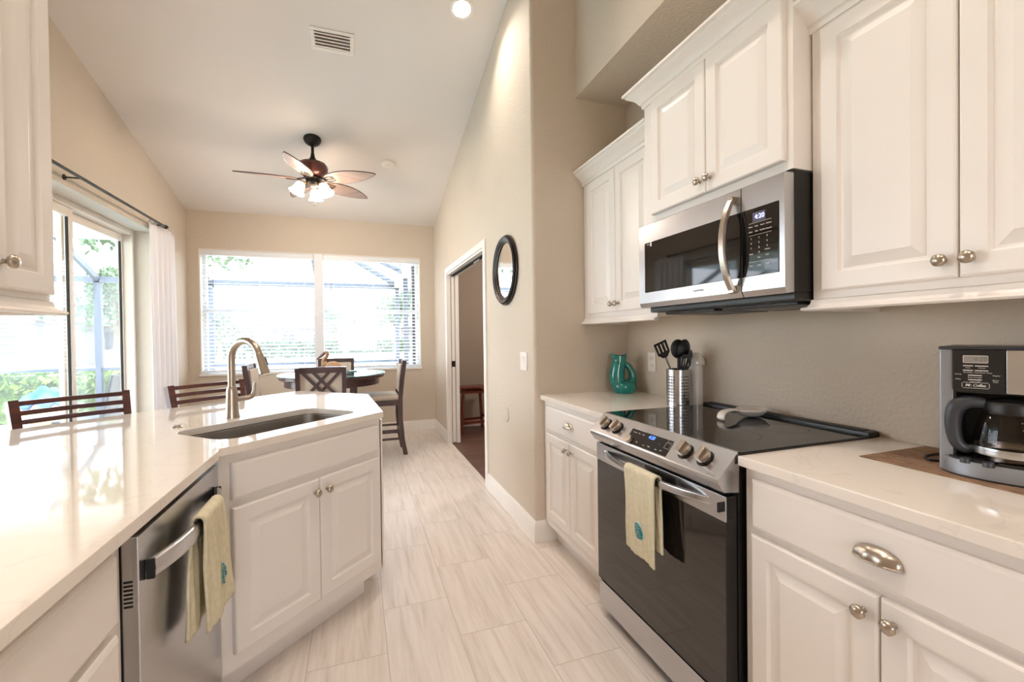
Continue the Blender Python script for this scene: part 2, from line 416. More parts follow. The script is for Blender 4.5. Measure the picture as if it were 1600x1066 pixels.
# back wall with the window opening
WX0, WX1, WZ0, WZ1 = -1.769, .838, .847, 2.377
b = MB()
b.box(-2.3, WX0, YB, YB+.2, -.1, 2.9); b.box(WX1, 4.2, YB, YB+.2, -.1, 2.9)
b.box(WX0, WX1, YB, YB+.2, -.1, WZ0); b.box(WX0, WX1, YB, YB+.2, WZ1, 2.9)
struct(b.build('wall_back', 'wall'))
# left wall with the deep sliding door opening
SY0, SY1, SZ = 2.0, 5.34, 2.36
b = MB()
b.prism([(SY1, -.1), (YB+.1, -.1), (YB+.1, zc(YB+.1)), (SY1, zc(SY1))], XL-.3, XL, 'x')
b.prism([(SY0, SZ), (SY1, SZ), (SY1, zc(SY1)), (SY0, zc(SY0))], XL-.3, XL, 'x')
b.prism([(YN, -.1), (SY0, -.1), (SY0, zc(SY0)), (YN, zc(YN))], XL-.3, XL, 'x')
struct(b.build('wall_left', 'wall'))
# short wall that carries the left upper cabinet
b = MB(); b.box(-1.2, -1.08, -.6, 1.47, 0, 2.5, .012); struct(b.build('wall_partition', 'wall'))
# right wall (doorway) and the end that returns to the kitchen wall
DY0, DY1, DZ = 3.63, 5.27, 2.04
def wall_strip(y0, y1, z0):
    b.prism([(y0, z0), (y1, z0), (y1, zc(y1)), (y0, zc(y0))], XR, XR+.13, 'x')
b = MB(); wall_strip(YE+.13, DY0, 0); wall_strip(DY0, DY1, DZ); wall_strip(DY1, YB+.05, 0)
struct(b.build('wall_right', 'wall'))
b = MB()
rc = .022; pl = [(XR+.13, YE+.13), (XR, YE+.13)]
for k in range(7):
    a = PI+PI/2*k/6
    pl.append((XR+rc+rc*math.cos(a), YE+rc+rc*math.sin(a)))
pl += [(XW+.1, YE), (XW+.1, YE+.13)]
b.prism(pl, 0, 3.85); struct(b.build('wall_end', 'wall'))
b = MB(); b.box(XW, XW+.15, YN, YE+.1, 0, 5.0); struct(b.build('wall_kitchen', 'wall'))
# bulkhead above the wall cabinets: its underside makes the niche
b = MB(); b.prism([(YN, 2.79), (YE+.02, 2.79), (YE+.02, zc(YE)), (YN, zc(YN))], 1.335, XW+.02, 'x'); struct(b.build('wall_soffit', 'wall'))
# wall behind the camera with an unglazed opening added to let in fill light
b = MB(); b.box(-2.3, -.6, YN-.15, YN, 0, 5); b.box(.6, XW+.2, YN-.15, YN, 0, 5); b.box(-.6, .6, YN-.15, YN, 2.1, 5); b.box(-.6, .6, YN-.15, YN, 0, .9); struct(b.build('wall_rear', 'wall'))
# next room, seen through the doorway
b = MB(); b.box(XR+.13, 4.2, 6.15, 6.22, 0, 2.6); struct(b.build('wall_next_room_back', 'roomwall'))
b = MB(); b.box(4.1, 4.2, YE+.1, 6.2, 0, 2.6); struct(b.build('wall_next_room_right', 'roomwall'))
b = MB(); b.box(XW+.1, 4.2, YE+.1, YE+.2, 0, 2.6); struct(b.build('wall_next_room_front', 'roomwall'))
b = MB(); b.box(XR+.13, 4.2, YE+.1, 6.2, 2.6, 2.7); struct(b.build('ceiling_next_room', 'ceil'))
b = MB(); b.box(XR+.13, 4.1, 6.132, 6.15, 0, .13, .004); struct(b.build('baseboard_next_room', 'trim'))
# baseboards
def bb_profile(): return [(0, 0), (.016, 0), (.016, .095), (.013, .115), (.006, .13), (0, .13)]
def baseboard(name, pts, side=1):
    """pts: floor polyline along the wall; board grows to its left (side=1) or right"""
    bb = MB(); pts = [Vector((p[0], p[1], 0)) for p in pts]; rings = []
    for i, p in enumerate(pts):
        d0 = (p-pts[i-1]).normalized() if i else None
        d1 = (pts[i+1]-p).normalized() if i < len(pts)-1 else None
        n0 = Vector((-d0.y, d0.x, 0))*side if d0 else None
        n1 = Vector((-d1.y, d1.x, 0))*side if d1 else None
        if n0 and n1: n = (n0+n1); n = n/ max(.3, n.dot(n0))
        else: n = n0 or n1
        rings.append([p+n*u+Vector((0, 0, z)) for u, z in bb_profile()])
    bb.loops(rings); return struct(bb.build(name, 'trim'))
baseboard('baseboard_back', [(XL, YB), (XR, YB)], -1)
baseboard('baseboard_right_far', [(XR, YB), (XR, DY1+.065)], -1)
baseboard('baseboard_right', [(XR, DY0-.065), (XR, YE), (1.17, YE)], -1)
baseboard('baseboard_left', [(XL, SY1+.02), (XL, YB)], -1)
# doorway casing and jambs
b = MB(); cw = .062
def casing(y0, y1, z0, z1): b.box(XR-.016, XR+.002, y0, y1, z0, z1, .005)
casing(DY0-cw, DY0, 0, DZ+cw); casing(DY1, DY1+cw, 0, DZ+cw); casing(DY0, DY1, DZ, DZ+cw)
b.box(XR-.002, XR+.135, DY0-.002, DY0+.018, 0, DZ, .002)
b.box(XR-.002, XR+.135, DY0, DY1, DZ-.018, DZ, .002)
b.box(XR-.002, XR+.036, DY1-.018, DY1+.002, 0, DZ, .002)
b.box(XR+.092, XR+.135, DY1-.018, DY1+.002, 0, DZ, .002)
b.box(XR-.016, XR+.002, DY1-.02, DY1+.003, 0, DZ, .002)
struct(b.build('trim_doorway', 'trim'))
b = MB(); b.box(XR+.045, XR+.084, DY0+.03, DY1-.02, DZ-.03, DZ-.012); struct(b.build('trim_door_track', 'inner'))
b = MB(); b.box(XR+.046, XR+.082, DY1-.015, DY1+.8, .012, DZ-.03, .002); d2 = struct(b.build('door_2', 'trim', None), 'white pocket door slid back into the wall, only its edge showing')
b = MB(); b.box(XR+.044, XR+.084, DY1-.018, DY1+.01, .92, .99, .002); b.build('latch', 'bronze', d2)
b = MB(); b.box(XR+.056, XR+.07, 4.0, 4.2, DZ-.045, DZ-.03, .002); b.build('track_hanger', 'nickel', d2)
# ---------------------------------------------------------------- back window
win = bpy.data.objects.new('window_1', None); COL.objects.link(win); struct(win, 'wide white double window in the back wall')
b = MB(); fy0, fy1 = YB+.10, YB+.16
MX0, MX1 = -.512, -.406
for x0, x1 in ((WX0, WX0+.05), (WX1-.05, WX1)): b.box(x0, x1, fy0, fy1, WZ0, WZ1, .004)
b.box(WX0+.051, WX1-.051, fy0, fy1, WZ1-.05, WZ1, .004); b.box(WX0+.051, WX1-.051, fy0, fy1, WZ0, WZ0+.055, .004)
b.build('window_frame', 'vinyl', win)
b = MB(); b.box(MX0, MX1, YB+.012, fy1+.01, WZ0, WZ1, .004); b.build('mullion', 'vinyl', win)
for x0, x1 in ((WX0+.05, MX0), (MX1, WX1-.05)):
    b = MB(); b.box(x0, x1, fy0+.01, fy1-.01, 1.615, 1.665, .004); b.build('meeting_rail', 'vinyl', win)
    b = MB(); b.box(x0, x1, fy0+.03, fy0+.034, WZ0+.05, WZ1-.05); b.build('pane', 'glass', win)
b = MB(); b.box(WX0-.01, WX1+.01, YB-.022, fy0+.01, WZ0-.002, WZ0+.022, .006); struct(b.build('trim_window_sill', 'trim'))
b = MB(); b.box(WX0-.001, WX0+.012, YB+.004, fy0, WZ0+.02, WZ1); b.box(WX1-.012, WX1+.001, YB+.004, fy0, WZ0+.02, WZ1)
b.box(WX0, WX1, YB+.004, fy0, WZ1-.01, WZ1+.001); struct(b.build('trim_window_jamb', 'trim'))
# blinds
def blind(x0, x1, label, cord_x, wand_x):
    t = thing('window_blind', label, 'blind', ((x0+x1)/2, YB+.045, WZ0+.02), 0, 'blinds in the back window')
    hw = (x1-x0)/2; H = WZ1-.012-(WZ0+.02)
    q = MB(); q.box(-hw, hw, -.04, .03, H-.062, H, .004); q.build('headrail', 'vinyl', t)
    q = MB(); z = .075; tilt = math.radians(16)
    while z < H-.08:
        c, s = math.cos(tilt)*.025, math.sin(tilt)*.025
        q.loops([[(xx, -c, z-s-.0013), (xx, 0, z+.0008), (xx, c, z+s-.0013), (xx, c, z+s+.0013), (xx, 0, z+.0034), (xx, -c, z-s+.0013)] for xx in (-hw+.004, hw-.004)])
        z += .0445
    q.build('slats', 'blind', t)
    q = MB(); q.box(-hw, hw, -.026, .026, .022, .042, .004); q.build('bottom_rail', 'vinyl', t)
    q = MB()
    for fx in (-.8, 0, .8):
        for yy in (-.027, .027): q.cyl((fx*hw, yy, .03), (fx*hw, yy, H-.05), .0009, seg=5)
    q.build('ladder_cords', 'vinyl', t)
    q = MB(); q.cyl((cord_x, -.036, H-.06), (cord_x, -.036, H-.42), .0022, seg=6)
    q.lathe([(.002, 0), (.006, .006), (.006, .03), (.003, .036)], (cord_x, -.036, H-.455), (0, 0, 1), 8); q.build('lift_cord', 'greyprint', t)
    q = MB(); q.cyl((wand_x, -.034, H-.06), (wand_x, -.034, H-.60), .003, seg=6); q.build('tilt_wand', 'vinyl', t)
blind(WX0+.014, MX0-.004, 'white horizontal blind over the left half of the back window', -.49, .52)
blind(MX1+.004, WX1-.014, 'white horizontal blind over the right half of the back window', -.52, -.56)
# ---------------------------------------------------------------- sliding glass door
sl = bpy.data.objects.new('door_1', None); COL.objects.link(sl); struct(sl, 'sliding glass door to the patio in the left wall')
SX = -2.12
b = MB(); b.box(SX-.055, SX+.06, SY1-.035, SY1, 0, SZ, .003); b.box(SX-.055, SX+.06, SY0, SY1-.036, SZ-.045, SZ, .003); b.box(SX-.055, SX+.06, SY0, SY1-.036, -.02, .025, .003)
b.box(SX+.055, SX+.068, SY1-.05, SY1-.02, 0, SZ, .002)
b.build('door_frame', 'tanframe', sl)
def slider(y0, y1, dx, label=None):
    fr = MB(); s = .075; x0, x1 = SX+dx-.018, SX+dx+.018
    fr.box(x0, x1, y0, y0+s, .026, SZ-.046, .003); fr.box(x0, x1, y1-(.045 if y1 < 5 else .014), y1, .026, SZ-.046, .003)
    ye = y1-(.046 if y1 < 5 else .015)
    fr.box(x0, x1, y0+s+.001, ye, SZ-.115, SZ-.046, .003); fr.box(x0, x1, y0+s+.001, ye, .026, .12, .003)
    o = fr.build('sliding_panel', 'tanframe', sl)
    g = MB(); g.box(x0+.015, x0+.021, y0+s-.005, y1-.012, .11, SZ-.11); g.build('pane', 'glass', o)
    for gy in (y1-(.047 if y1 < 5 else .018), y0+s):
        g = MB(); g.box(x0+.010, x0+.026, gy-.004, gy+.004, .11, SZ-.11); g.build('gasket', 'inner', o)
slider(4.36, SY1-.036, -.032); slider(3.40, 4.40, .02); slider(2.42, 3.44, -.032); slider(SY0, 2.46, .02)
# ---------------------------------------------------------------- curtain and rod
t = thing('curtain_rod', 'slim black curtain rod along the left wall above the sliding door', 'curtain rod', (XL, 2.2, 2.425))
b = MB(); b.tube([(.085, y, 0) for y in (0, .8, 1.6, 2.4, 3.16)], .011, 10); b.build('rod', 'bronze', t)
b = MB(); b.lathe([(.011, 0), (.019, .004), (.021, .03), (.016, .045), (.002, .05)], (.085, 3.15, 0), (0, 1, 0), 14); b.build('finial', 'bronze', t)
for y in (.1, 1.7, 3.05):
    b = MB(); b.cyl((0, y, -.01), (.085, y, -.01), .006, seg=8); b.lathe([(.02, 0), (.02, .006)], (0, y, -.01), (1, 0, 0), 12); b.build('bracket', 'bronze', t)
def cur(u, v):
    y = 5.10+u*.66; z = .03+v*2.40
    a = .5+.5*v
    x = XL+.040+.022*math.sin(u*2*PI*5.5+.4*math.sin(v*3))*(1-.55*v)+.004*math.sin(u*31+v*2)
    if u > .85: x -= (u-.85)/.15*.02*(v**2)
    return (x, y+.012*math.sin(v*5+u*9)*(1-v), z-(.03*max(0, (u-.8)/.2)**2 if v > .97 else 0))
b = MB(); b.grid(cur, 110, 24); cu = b.build('curtain', 'curtain', solid=.002, angle=80, fix=False)
tag(cu, 'white cloth curtain gathered at the right end of the sliding door', 'curtain')

# fill lamp added out of sight to brighten the wall seen through the doorway
t = thing('added_fill_lamp', 'added unseen fill lamp on the next room ceiling', 'ceiling light', (2.3, 4.6, 2.6))
b = MB(); b.lathe([(.16, 0), (.17, -.02), (.15, -.05), (.001, -.06)], (0, 0, 0), (0, 0, 1), 32); b.build('shade', 'lens', t, angle=60)
al = bpy.data.lights.new('added_fill_light', 'POINT'); al.energy = 34; al.color = WARM; al.shadow_soft_size = .12
ao = bpy.data.objects.new('added_fill_light', al); COL.objects.link(ao); ao.parent = t; ao.location = (0, 0, -.2)
# ================================================================== CABINET BUILDERS (front at local y=0, body runs +y, x to the right)
def rect_ring(x0, x1, z0, z1, ins, y): return [(x0+ins, y, z0+ins), (x1-ins, y, z0+ins), (x1-ins, y, z1-ins), (x0+ins, y, z1-ins)]
def raised_door(par, x0, x1, z0, z1, knob=None, t=.02, fr=.052):
    b = MB(); R = lambda i, y: rect_ring(x0, x1, z0, z1, i, y)
    b.loops([R(0, 0), R(0, -t+.006), R(.002, -t+.002), R(.006, -t), R(fr, -t), R(fr+.003, -t+.006), R(fr+.005, -t+.0105), R(fr+.012, -t+.0105),
             R(fr+.040, -t+.0015), R(fr+.042, -t+.0008)])
    d = b.build('door', 'cab', par, angle=9)
    if knob: make_knob(d, knob[0], -t, knob[1])
    return d
def slab_front(par, name, x0, x1, z0, z1, t=.02, cup=None):
    b = MB(); R = lambda i, y: rect_ring(x0, x1, z0, z1, i, y)
    b.loops([R(0, 0), R(0, -t+.008), R(.003, -t+.004), R(.010, -t)])
    d = b.build(name, 'cab', par, angle=9)
    if cup: cup_pull(d, cup[0], -t, cup[1])
    return d
def make_knob(par, x, y, z):
    b = MB()
    # round knob with a slanted rope twist round its head
    prof = [(.007, 0), (.0055, .004), (.005, .010), (.007, .0135), (.0125, .0165), (.0155, .0205), (.0150, .0255), (.0105, .0295), (.004, .0312), (.0005, .0315)]
    tw = lambda t, k: 1+(.022*math.cos(7*t+k*.9) if 3 <= k <= 7 else 0)
    b.lathe(prof, (x, y, z), (0, -1, 0), 42, tw); return b.build('knob', 'nickel', par, angle=60)
def cup_pull(par, x, y, z, w=.049, h=.021, d=.025):
    b = MB()
    def f(u, v):
        a = PI*u; e = PI/2*v
        rip = 1+.035*math.cos(a*9+e*3)
        return (x-math.cos(a)*w*math.cos(e*.0)*(.35+.65*math.cos(e*.9)) if False else x-math.cos(a)*w*math.cos(e)**.35 if v < .999 else x-math.cos(a)*w*.02,
                y-.001-d*math.sin(a)**.8*math.sin(e+.25 if e+.25 < PI/2 else PI/2)*rip, z-h*.55+h*1.3*math.cos(e)*max(.0, math.sin(a))**.55)
    # a quarter shell: open below, bulging out from the drawer front
    def g(u, v):
        a = PI*u; cx = -math.cos(a); s = math.sqrt(max(0, 1-cx*cx)); e = PI/2*v
        rip = 1+.05*math.cos(u*26+v*2.5)*s
        return (x+cx*w, y-.001-d*(s**.9)*math.sin(e)*rip, z-h*.6+h*1.5*(s**.8)*math.cos(e))
    b.grid(g, 48, 12)
    # thin lip along the lower rim
    b.tube([(x-math.cos(PI*k/24)*w, y-.001-d*(math.sin(PI*k/24)**.9), z-h*.6) for k in range(25)], .0016, 6)
    return b.build('cup_pull', 'nickel', par, angle=70, solid=.0015, fix=False)
def crown(par, x0, x1, z, ret_l=.0, ret_r=.0, ydepth=.33, h=.085, out=.075, name='crown_moulding'):
    """crown along the front (and returns along the open sides)"""
    prof = [(0, 0), (-.006, .0), (-.010, .010), (-.010, .018), (-.018, .022), (-.026, .036), (-.040, .050), (-.056, .058), (-.062, .064), (-.062, .070), (-out, .074), (-out, h), (0, h)]
    b = MB()
    pts = []
    if ret_l: pts.append(('l', (x0, ydepth)))
    pts += [('c', (x0, 0)), ('c', (x1, 0))]
    if ret_r: pts.append(('r', (x1, ydepth)))
    rings = []
    for k, (kind, (px, py)) in enumerate(pts):
        rg = []
        for u, zz in prof:
            if kind == 'l': rg.append((px+u, py, z+zz))
            elif kind == 'r': rg.append((px-u, py, z+zz))
            else:
                ex = 0
                if px == x0 and ret_l: ex = u
                if px == x1 and ret_r: ex = -u
                rg.append((px+ex, py+u, z+zz))
        rings.append(rg)
    b.loops(rings); return b.build(name, 'cab', par, angle=25)
def light_rail(par, x0, x1, z, ret_l=0, ret_r=0, ydepth=.33):
    prof = [(0, 0), (-.020, .0), (-.026, .005), (-.024, .010), (-.012, .014), (-.006, .022), (-.004, .034), (0, .036)]
    b = MB(); pts = []
    if ret_l: pts.append(('l', (x0, ydepth)))
    pts += [('c', (x0, 0)), ('c', (x1, 0))]
    if ret_r: pts.append(('r', (x1, ydepth)))
    rings = []
    for kind, (px, py) in pts:
        rg = []
        for u, zz in prof:
            if kind == 'l': rg.append((px+u, py, z+zz))
            elif kind == 'r': rg.append((px-u, py, z+zz))
            else:
                ex = u if (px == x0 and ret_l) else (-u if (px == x1 and ret_r) else 0)
                rg.append((px+ex, py+u, z+zz))
        rings.append(rg)
    b.loops(rings); return b.build('light_rail', 'cab', par, angle=25)
RWALL = -PI/2                               # right-hand units face -X; local +x runs towards the camera
FX = 1.095                                  # face frame of the base units
def base_cabinet(label, y_left, y_right, dl, dm, dr, filler=0):
    t = thing('base_cabinet', label, 'base cabinet', (FX, y_left, 0), RWALL, 'right-hand base cabinets')
    W = y_left-y_right
    b = MB(); b.box(0, W, 0, .60, .118, .882, .002); b.build('body', 'cab', t)
    b = MB(); b.box(.0, W, .07, .58, 0, .12); b.build('toe_kick', 'cab', t)
    k = lambda y: y_left-y
    slab_front(t, 'drawer', k(dl), k(dr), .713, .855, cup=((k(dl)+k(dr))/2, .788))
    raised_door(t, k(dl), k(dm)-.002, .177, .694, (k(dm)-.03, .65))
    raised_door(t, k(dm)+.002, k(dr), .177, .694, (k(dm)+.03, .65))
    return t
base_cabinet('white base cabinet with drawer and two doors, far side of the range', 2.528, 1.795, 2.466, 2.150, 1.836)
base_cabinet('white base cabinet with drawer and two doors nearest the camera, under the placemat', 1.015, .28, .983, .647, .312)
# countertops on the right
b = MB(); b.box(1.068, XW, 1.789, YE, .884, .914, .004); tag(b.build('countertop', 'quartz'), 'white quartz countertop section holding the teal pitcher, far side of the range', 'countertop', 'right-hand countertops')
b = MB(); b.box(1.068, XW, .26, 1.021, .884, .914, .004); tag(b.build('countertop', 'quartz'), 'white quartz countertop section under the coffee maker', 'countertop', 'right-hand countertops')
# ---------------------------------------------------------------- wall cabinets on the right
UX = 1.385
def wall_cabinet(label, y_left, y_right, front, z0, z1, dz0, dz1, dl, dm, dr, knob_z, rl, rr, rail=True):
    t = thing('wall_cabinet', label, 'wall cabinet', (front, y_left, z0), RWALL, 'right-hand wall cabinets')
    W = y_left-y_right; D = XW-.003-front
    b = MB(); b.box(0, W, 0, D, 0, z1-z0, .002); b.build('body', 'cab', t)
    k = lambda y: y_left-y
    raised_door(t, k(dl), k(dm)-.002, dz0-z0, dz1-z0, (k(dm)-.026, knob_z-z0))
    raised_door(t, k(dm)+.002, k(dr), dz0-z0, dz1-z0, (k(dm)+.026, knob_z-z0))
    crown(t, 0, W, z1-z0-.03, rl, rr, D)
    if rail: light_rail(t, 0, W, -.036, rl, rr, D)
    return t
wall_cabinet('white two-door wall cabinet in the corner above the teal pitcher', 2.526, 1.790, UX, 1.385, 2.262, 1.412, 2.218, 2.455, 2.138, 1.822, 1.455, .001, 0)
wall_cabinet('taller white two-door cabinet directly above the microwave', 1.785, 1.024, 1.309, 1.80, 2.385, 1.83, 2.352, 1.716, 1.378, 1.046, 1.88, 1, 1, rail=False)
wall_cabinet('large white two-door wall cabinet above the coffee maker', 1.019, .30, UX, 1.385, 2.262, 1.408, 2.218, .982, .648, .314, 1.452, .001, 0)
# ---------------------------------------------------------------- peninsula
S = math.radians(45)
def tn(x, y): return ((x+y)*R2, (y-x)*R2)
def xy(t_, n_): return ((t_-n_)*R2, (t_+n_)*R2)
def arc2(c, r, a0, a1, k=8): return [(c[0]+r*math.cos(a0+(a1-a0)*i/k), c[1]+r*math.sin(a0+(a1-a0)*i/k)) for i in range(k+1)]
def rrect(t0, t1, n0, n1, r, k=6):
    return (arc2((t1-r, n1-r), r, 0, PI/2, k)+arc2((t0+r, n1-r), r, PI/2, PI, k)+arc2((t0+r, n0+r), r, PI, 1.5*PI, k)+arc2((t1-r, n0+r), r, 1.5*PI, 2*PI, k))
SK = (.985, 1.648, 1.635, 1.985)             # sink opening in t, n
outer = [xy(*p) for p in [(1.695, 1.528), (2.18, 2.09), (2.16, 2.694), (.60, 2.694)]]+[(-1.52, 1.5), (-1.075, 1.5), (-1.075, -.35), (-.435, -.35)]
outer += arc2((-.485, 1.6975), .05, 0, 0, 1)[:0]+[(-.435, 1.675), (-.4385, 1.705), (-.4445, 1.7185), (-.420, 1.743)]
hole = [xy(*p) for p in rrect(*SK, .07)]
b = MB(); b.prism(outer, .884, .914, 'z', [hole])
ct = b.build('countertop', 'quartz', angle=30, wn=False)
md = ct.modifiers.new('eased_edge', 'BEVEL'); md.width = .004; md.segments = 2; md.limit_method = 'ANGLE'; md.angle_limit = math.radians(50)
md = ct.modifiers.new('flat_normals', 'WEIGHTED_NORMAL'); md.keep_sharp = False; md.weight = 80
tag(ct, 'white quartz peninsula countertop around the sink and faucet', 'countertop')
# undermount sink
t = thing('kitchen_sink', 'undermount stainless steel sink sunk into the peninsula countertop', 'sink', (0, 0, .69), S)
b = MB(); t0, t1, n0, n1 = SK
def ring(ins, r, z): return [(p[0], p[1], z) for p in rrect(t0+ins, t1-ins, n0+ins, n1-ins, r)]
b.loops([ring(-.02, .09, .193), ring(.003, .068, .193), ring(.004, .066, .188), ring(.010, .06, .03), ring(.02, .055, .008), ring(.045, .04, 0), ring(.14, .02, -.004)], False, True)
b.build('basin', 'sinksteel', t, angle=50)
b = MB(); b.lathe([(.045, 0), (.045, .003), (.03, .003), (.028, -.006), (.004, -.006)], ((t0+t1)/2, (n0+n1)/2, -.003), (0, 0, 1), 24); b.build('drain', 'steel', t)
# faucet
t = thing('kitchen_faucet', 'satin nickel pull-down faucet with high arched spout behind the sink', 'faucet', (-.556, 2.381, .914), 0)
b = MB(); b.lathe([(.0315, 0), (.0315, .003), (.0285, .02), (.026, .06), (.0245, .1), (.023, .128), (.0195, .142), (.0165, .148)], (0, 0, 0), (0, 0, 1), 28); b.build('body', 'nickel', t)
FD = Vector((.80, -.60, 0)); AR = .084; ZA = .276
pts = [Vector((0, 0, z)) for z in (.14, .18, .22, .25)]
for k in range(0, 15):
    a = PI-math.radians(165)*k/14
    pts.append(FD*(AR+AR*math.cos(a))+Vector((0, 0, ZA+AR*math.sin(a))))
b = MB(); b.tube(pts, .0160, 14, up=(FD.x, FD.y, 0)); b.build('spout', 'nickel', t, angle=60)
e = pts[-1]; d = (pts[-1]-pts[-2]).normalized()
b = MB(); b.lathe([(.0165, -.004), (.0178, 0), (.0180, .006), (.0188, .03), (.0225, .082), (.0228, .094), (.020, .098), (.006, .098)], e, d, 22); sh = b.build('spray_head', 'nickel', t)
sdv = FD.cross(Vector((0, 0, 1))); outv = Vector((.94, .34, 0)); outv = (outv-d*outv.dot(d)).normalized()
b = MB(); c0 = e+d*.04+outv*.0185
b.tube([c0-d*.022, c0-d*.012, c0+d*.012, c0+d*.022], [.003, .006, .006, .003], 10, flat=1.2); b.build('spray_button', 'black', sh)
HD = Vector((.94, .34, 0)).normalized()
b = MB(); b.cyl(HD*.018+Vector((0, 0, .085)), HD*.068+Vector((0, 0, .088)), .0125, .0125, 16); b.build('handle_hub', 'nickel', t)
b = MB(); b.tube(*spline([HD*.066+Vector((0, 0, .088)), HD*.082+Vector((0, 0, .095)), HD*.09+Vector((0, 0, .115)), HD*.094+Vector((0, 0, .16))], 5, [.012, .012, .0085, .006]), 12); b.build('lever', 'nickel', t, angle=60)
b = MB(); b.lathe([(.021, 0), (.021, .003), (.017, .006), (.0145, .0065), (.0145, .009), (.001, .010)], (-.718, 2.213, .914), (0, 0, 1), 24)
tag(b.build('air_switch_button', 'nickel'), 'small round nickel push button on the countertop left of the faucet', 'push button')
# sink base cabinet, set at 45 degrees (front at n=1.558)
TT = .896
ox, oy = xy(TT+.02, 1.558)
t = thing('sink_cabinet', 'white angled sink cabinet with two doors at the end of the peninsula', 'base cabinet', (ox, oy, 0), S)
q = lambda tt, nn: (tt-(TT+.02), nn-1.558)
b = MB(); b.prism([q(TT+.02, 1.558), q(1.699, 1.558), q(2.10, 2.03), q(2.10, 2.26), q(TT+.02, 2.26)], .118, .68); 
b.prism([q(TT+.02, 1.558), q(1.699, 1.558), q(1.76, 1.63), q(TT+.02, 1.63)], .68, .883)
b.prism([q(1.67, 1.60), q(1.735, 1.60), q(2.10, 2.03), q(2.10, 2.26), q(TT+.02, 2.26), q(TT+.02, 2.1), q(1.67, 2.02)], .68, .883)
b.build('body', 'cab', t)
b = MB(); b.prism([q(TT+.02, 1.64), q(1.66, 1.64), q(2.03, 2.06), q(2.03, 2.2), q(TT+.02, 2.2)], 0, .12); b.build('toe_kick', 'cab', t)
b = MB(); b.prism([q(1.700, 1.553), q(1.716, 1.556), q(2.112, 2.02), q(2.10, 2.03)], .125, .868); b.build('end_panel', 'cab', t)
k = lambda r: r-.02
slab_front(t, 'false_drawer_front', k(.058), k(.776), .72, .85)
raised_door(t, k(.058), k(.420), .178, .692, (k(.404-.008), .638))
raised_door(t, k(.424), k(.780), .178, .692, (k(.456), .638))
# dishwasher
t = thing('dishwasher', 'stainless steel dishwasher with a bowed bar handle under the peninsula', 'dishwasher', (-.447, 1.15, 0), PI/2)
b = MB(); b.box(0, .57, 0, .036, .11, .862, .003); dw = b.build('door', 'steel', t)
b = MB()
for i in range(7): b.box(-.0008, .0005, .011, .027, .712+i*.0088, .7165+i*.0088)
b.build('vent_slots', 'inner', dw)
b = MB(); b.box(.004, .566, .036, .56, .10, .87); b.box(.0, .57, .05, .5, 0, .1); b.build('tub', 'inner', t)
def bow_handle(par, x0, x1, z, out, h, thick, mat='steel', name='handle'):
    b = MB(); n = 16; rings = []
    for i in range(n+1):
        f = i/n; x = x0+(x1-x0)*f
        o = out*(1-abs(2*f-1)**2.6)**.8 if 0 < f < 1 else 0
        o = max(o, .004)
        rings.append([(x, -o-thick, z-h/2+.003), (x, -o-thick-.002, z), (x, -o-thick, z+h/2-.003), (x, -o-thick+.004, z+h/2), (x, -o, z+h/2), (x, -o, z-h/2), (x, -o-thick+.004, z-h/2)])
    b.loops(rings); return b.build(name, mat, par, angle=40)
bow_handle(t, .035, .535, .775, .036, .042, .012)
for x in (.030, .534):
    b = MB(); b.box(x, x+.006, -.017, -.001, .753, .797, .001); b.build('handle_cap', 'inner', t)
# drawer stack beside the dishwasher, nearest the camera
t = thing('drawer_cabinet', 'white drawer stack left of the dishwasher, nearest the camera', 'drawer cabinet', (-.478, .40, 0), PI/2)
b = MB(); b.box(0, .745, 0, .58, .118, .882, .002); b.build('body', 'cab', t)
b = MB(); b.box(0, .745, .07, .57, 0, .12); b.build('toe_kick', 'cab', t)
for z0, z1 in ((.71, .852), (.452, .69), (.178, .432)): slab_front(t, 'drawer', .03, .697, z0, z1)
# left wall cabinet
t = thing('wall_cabinet', 'white wall cabinet cut off by the left edge of the photo', 'wall cabinet', (-.75, 1.015, 1.385), PI/2)
b = MB(); b.box(0, .465, 0, .327, 0, .90, .002); b.build('body', 'cab', t)
raised_door(t, .235, .449, .015, .835, (.262, .072), fr=.046)
raised_door(t, .017, .231, .015, .835, (.204, .072), fr=.046)
crown(t, 0, .465, .87, 0, 1, .327); light_rail(t, 0, .465, -.036, 0, 1, .327)
# ================================================================== RANGE
GX = 1.0765
t = thing('electric_range', 'slide-in stainless steel range with black glass cooktop and oven door', 'range', (GX, 1.783, 0), RWALL)
W = .757
b = MB(); b.box(.002, W-.002, .0, .60, .035, .905); b.build('body', 'black', t)
b = MB(); b.box(-.008, W+.008, .004, .575, .9145, .9225, .003); ck = b.build('cooktop', 'blackglass', t)
b = MB(); b.box(-.008, W+.008, .572, .628, .9145, .934, .006); b.box(.02, W-.02, .585, .615, .934, .937, .002); b.build('rear_vent_trim', 'black', ck)
for cx, cy, r in ((.19, .16, .085), (.56, .16, .105), (.19, .42, .105), (.56, .42, .085)):
    b = MB(); b.lathe([(r-.0012, .92255), (r+.0012, .92255)], (cx, cy, 0), (0, 0, 1), 48, caps=False); b.build('burner_ring', 'black', ck)
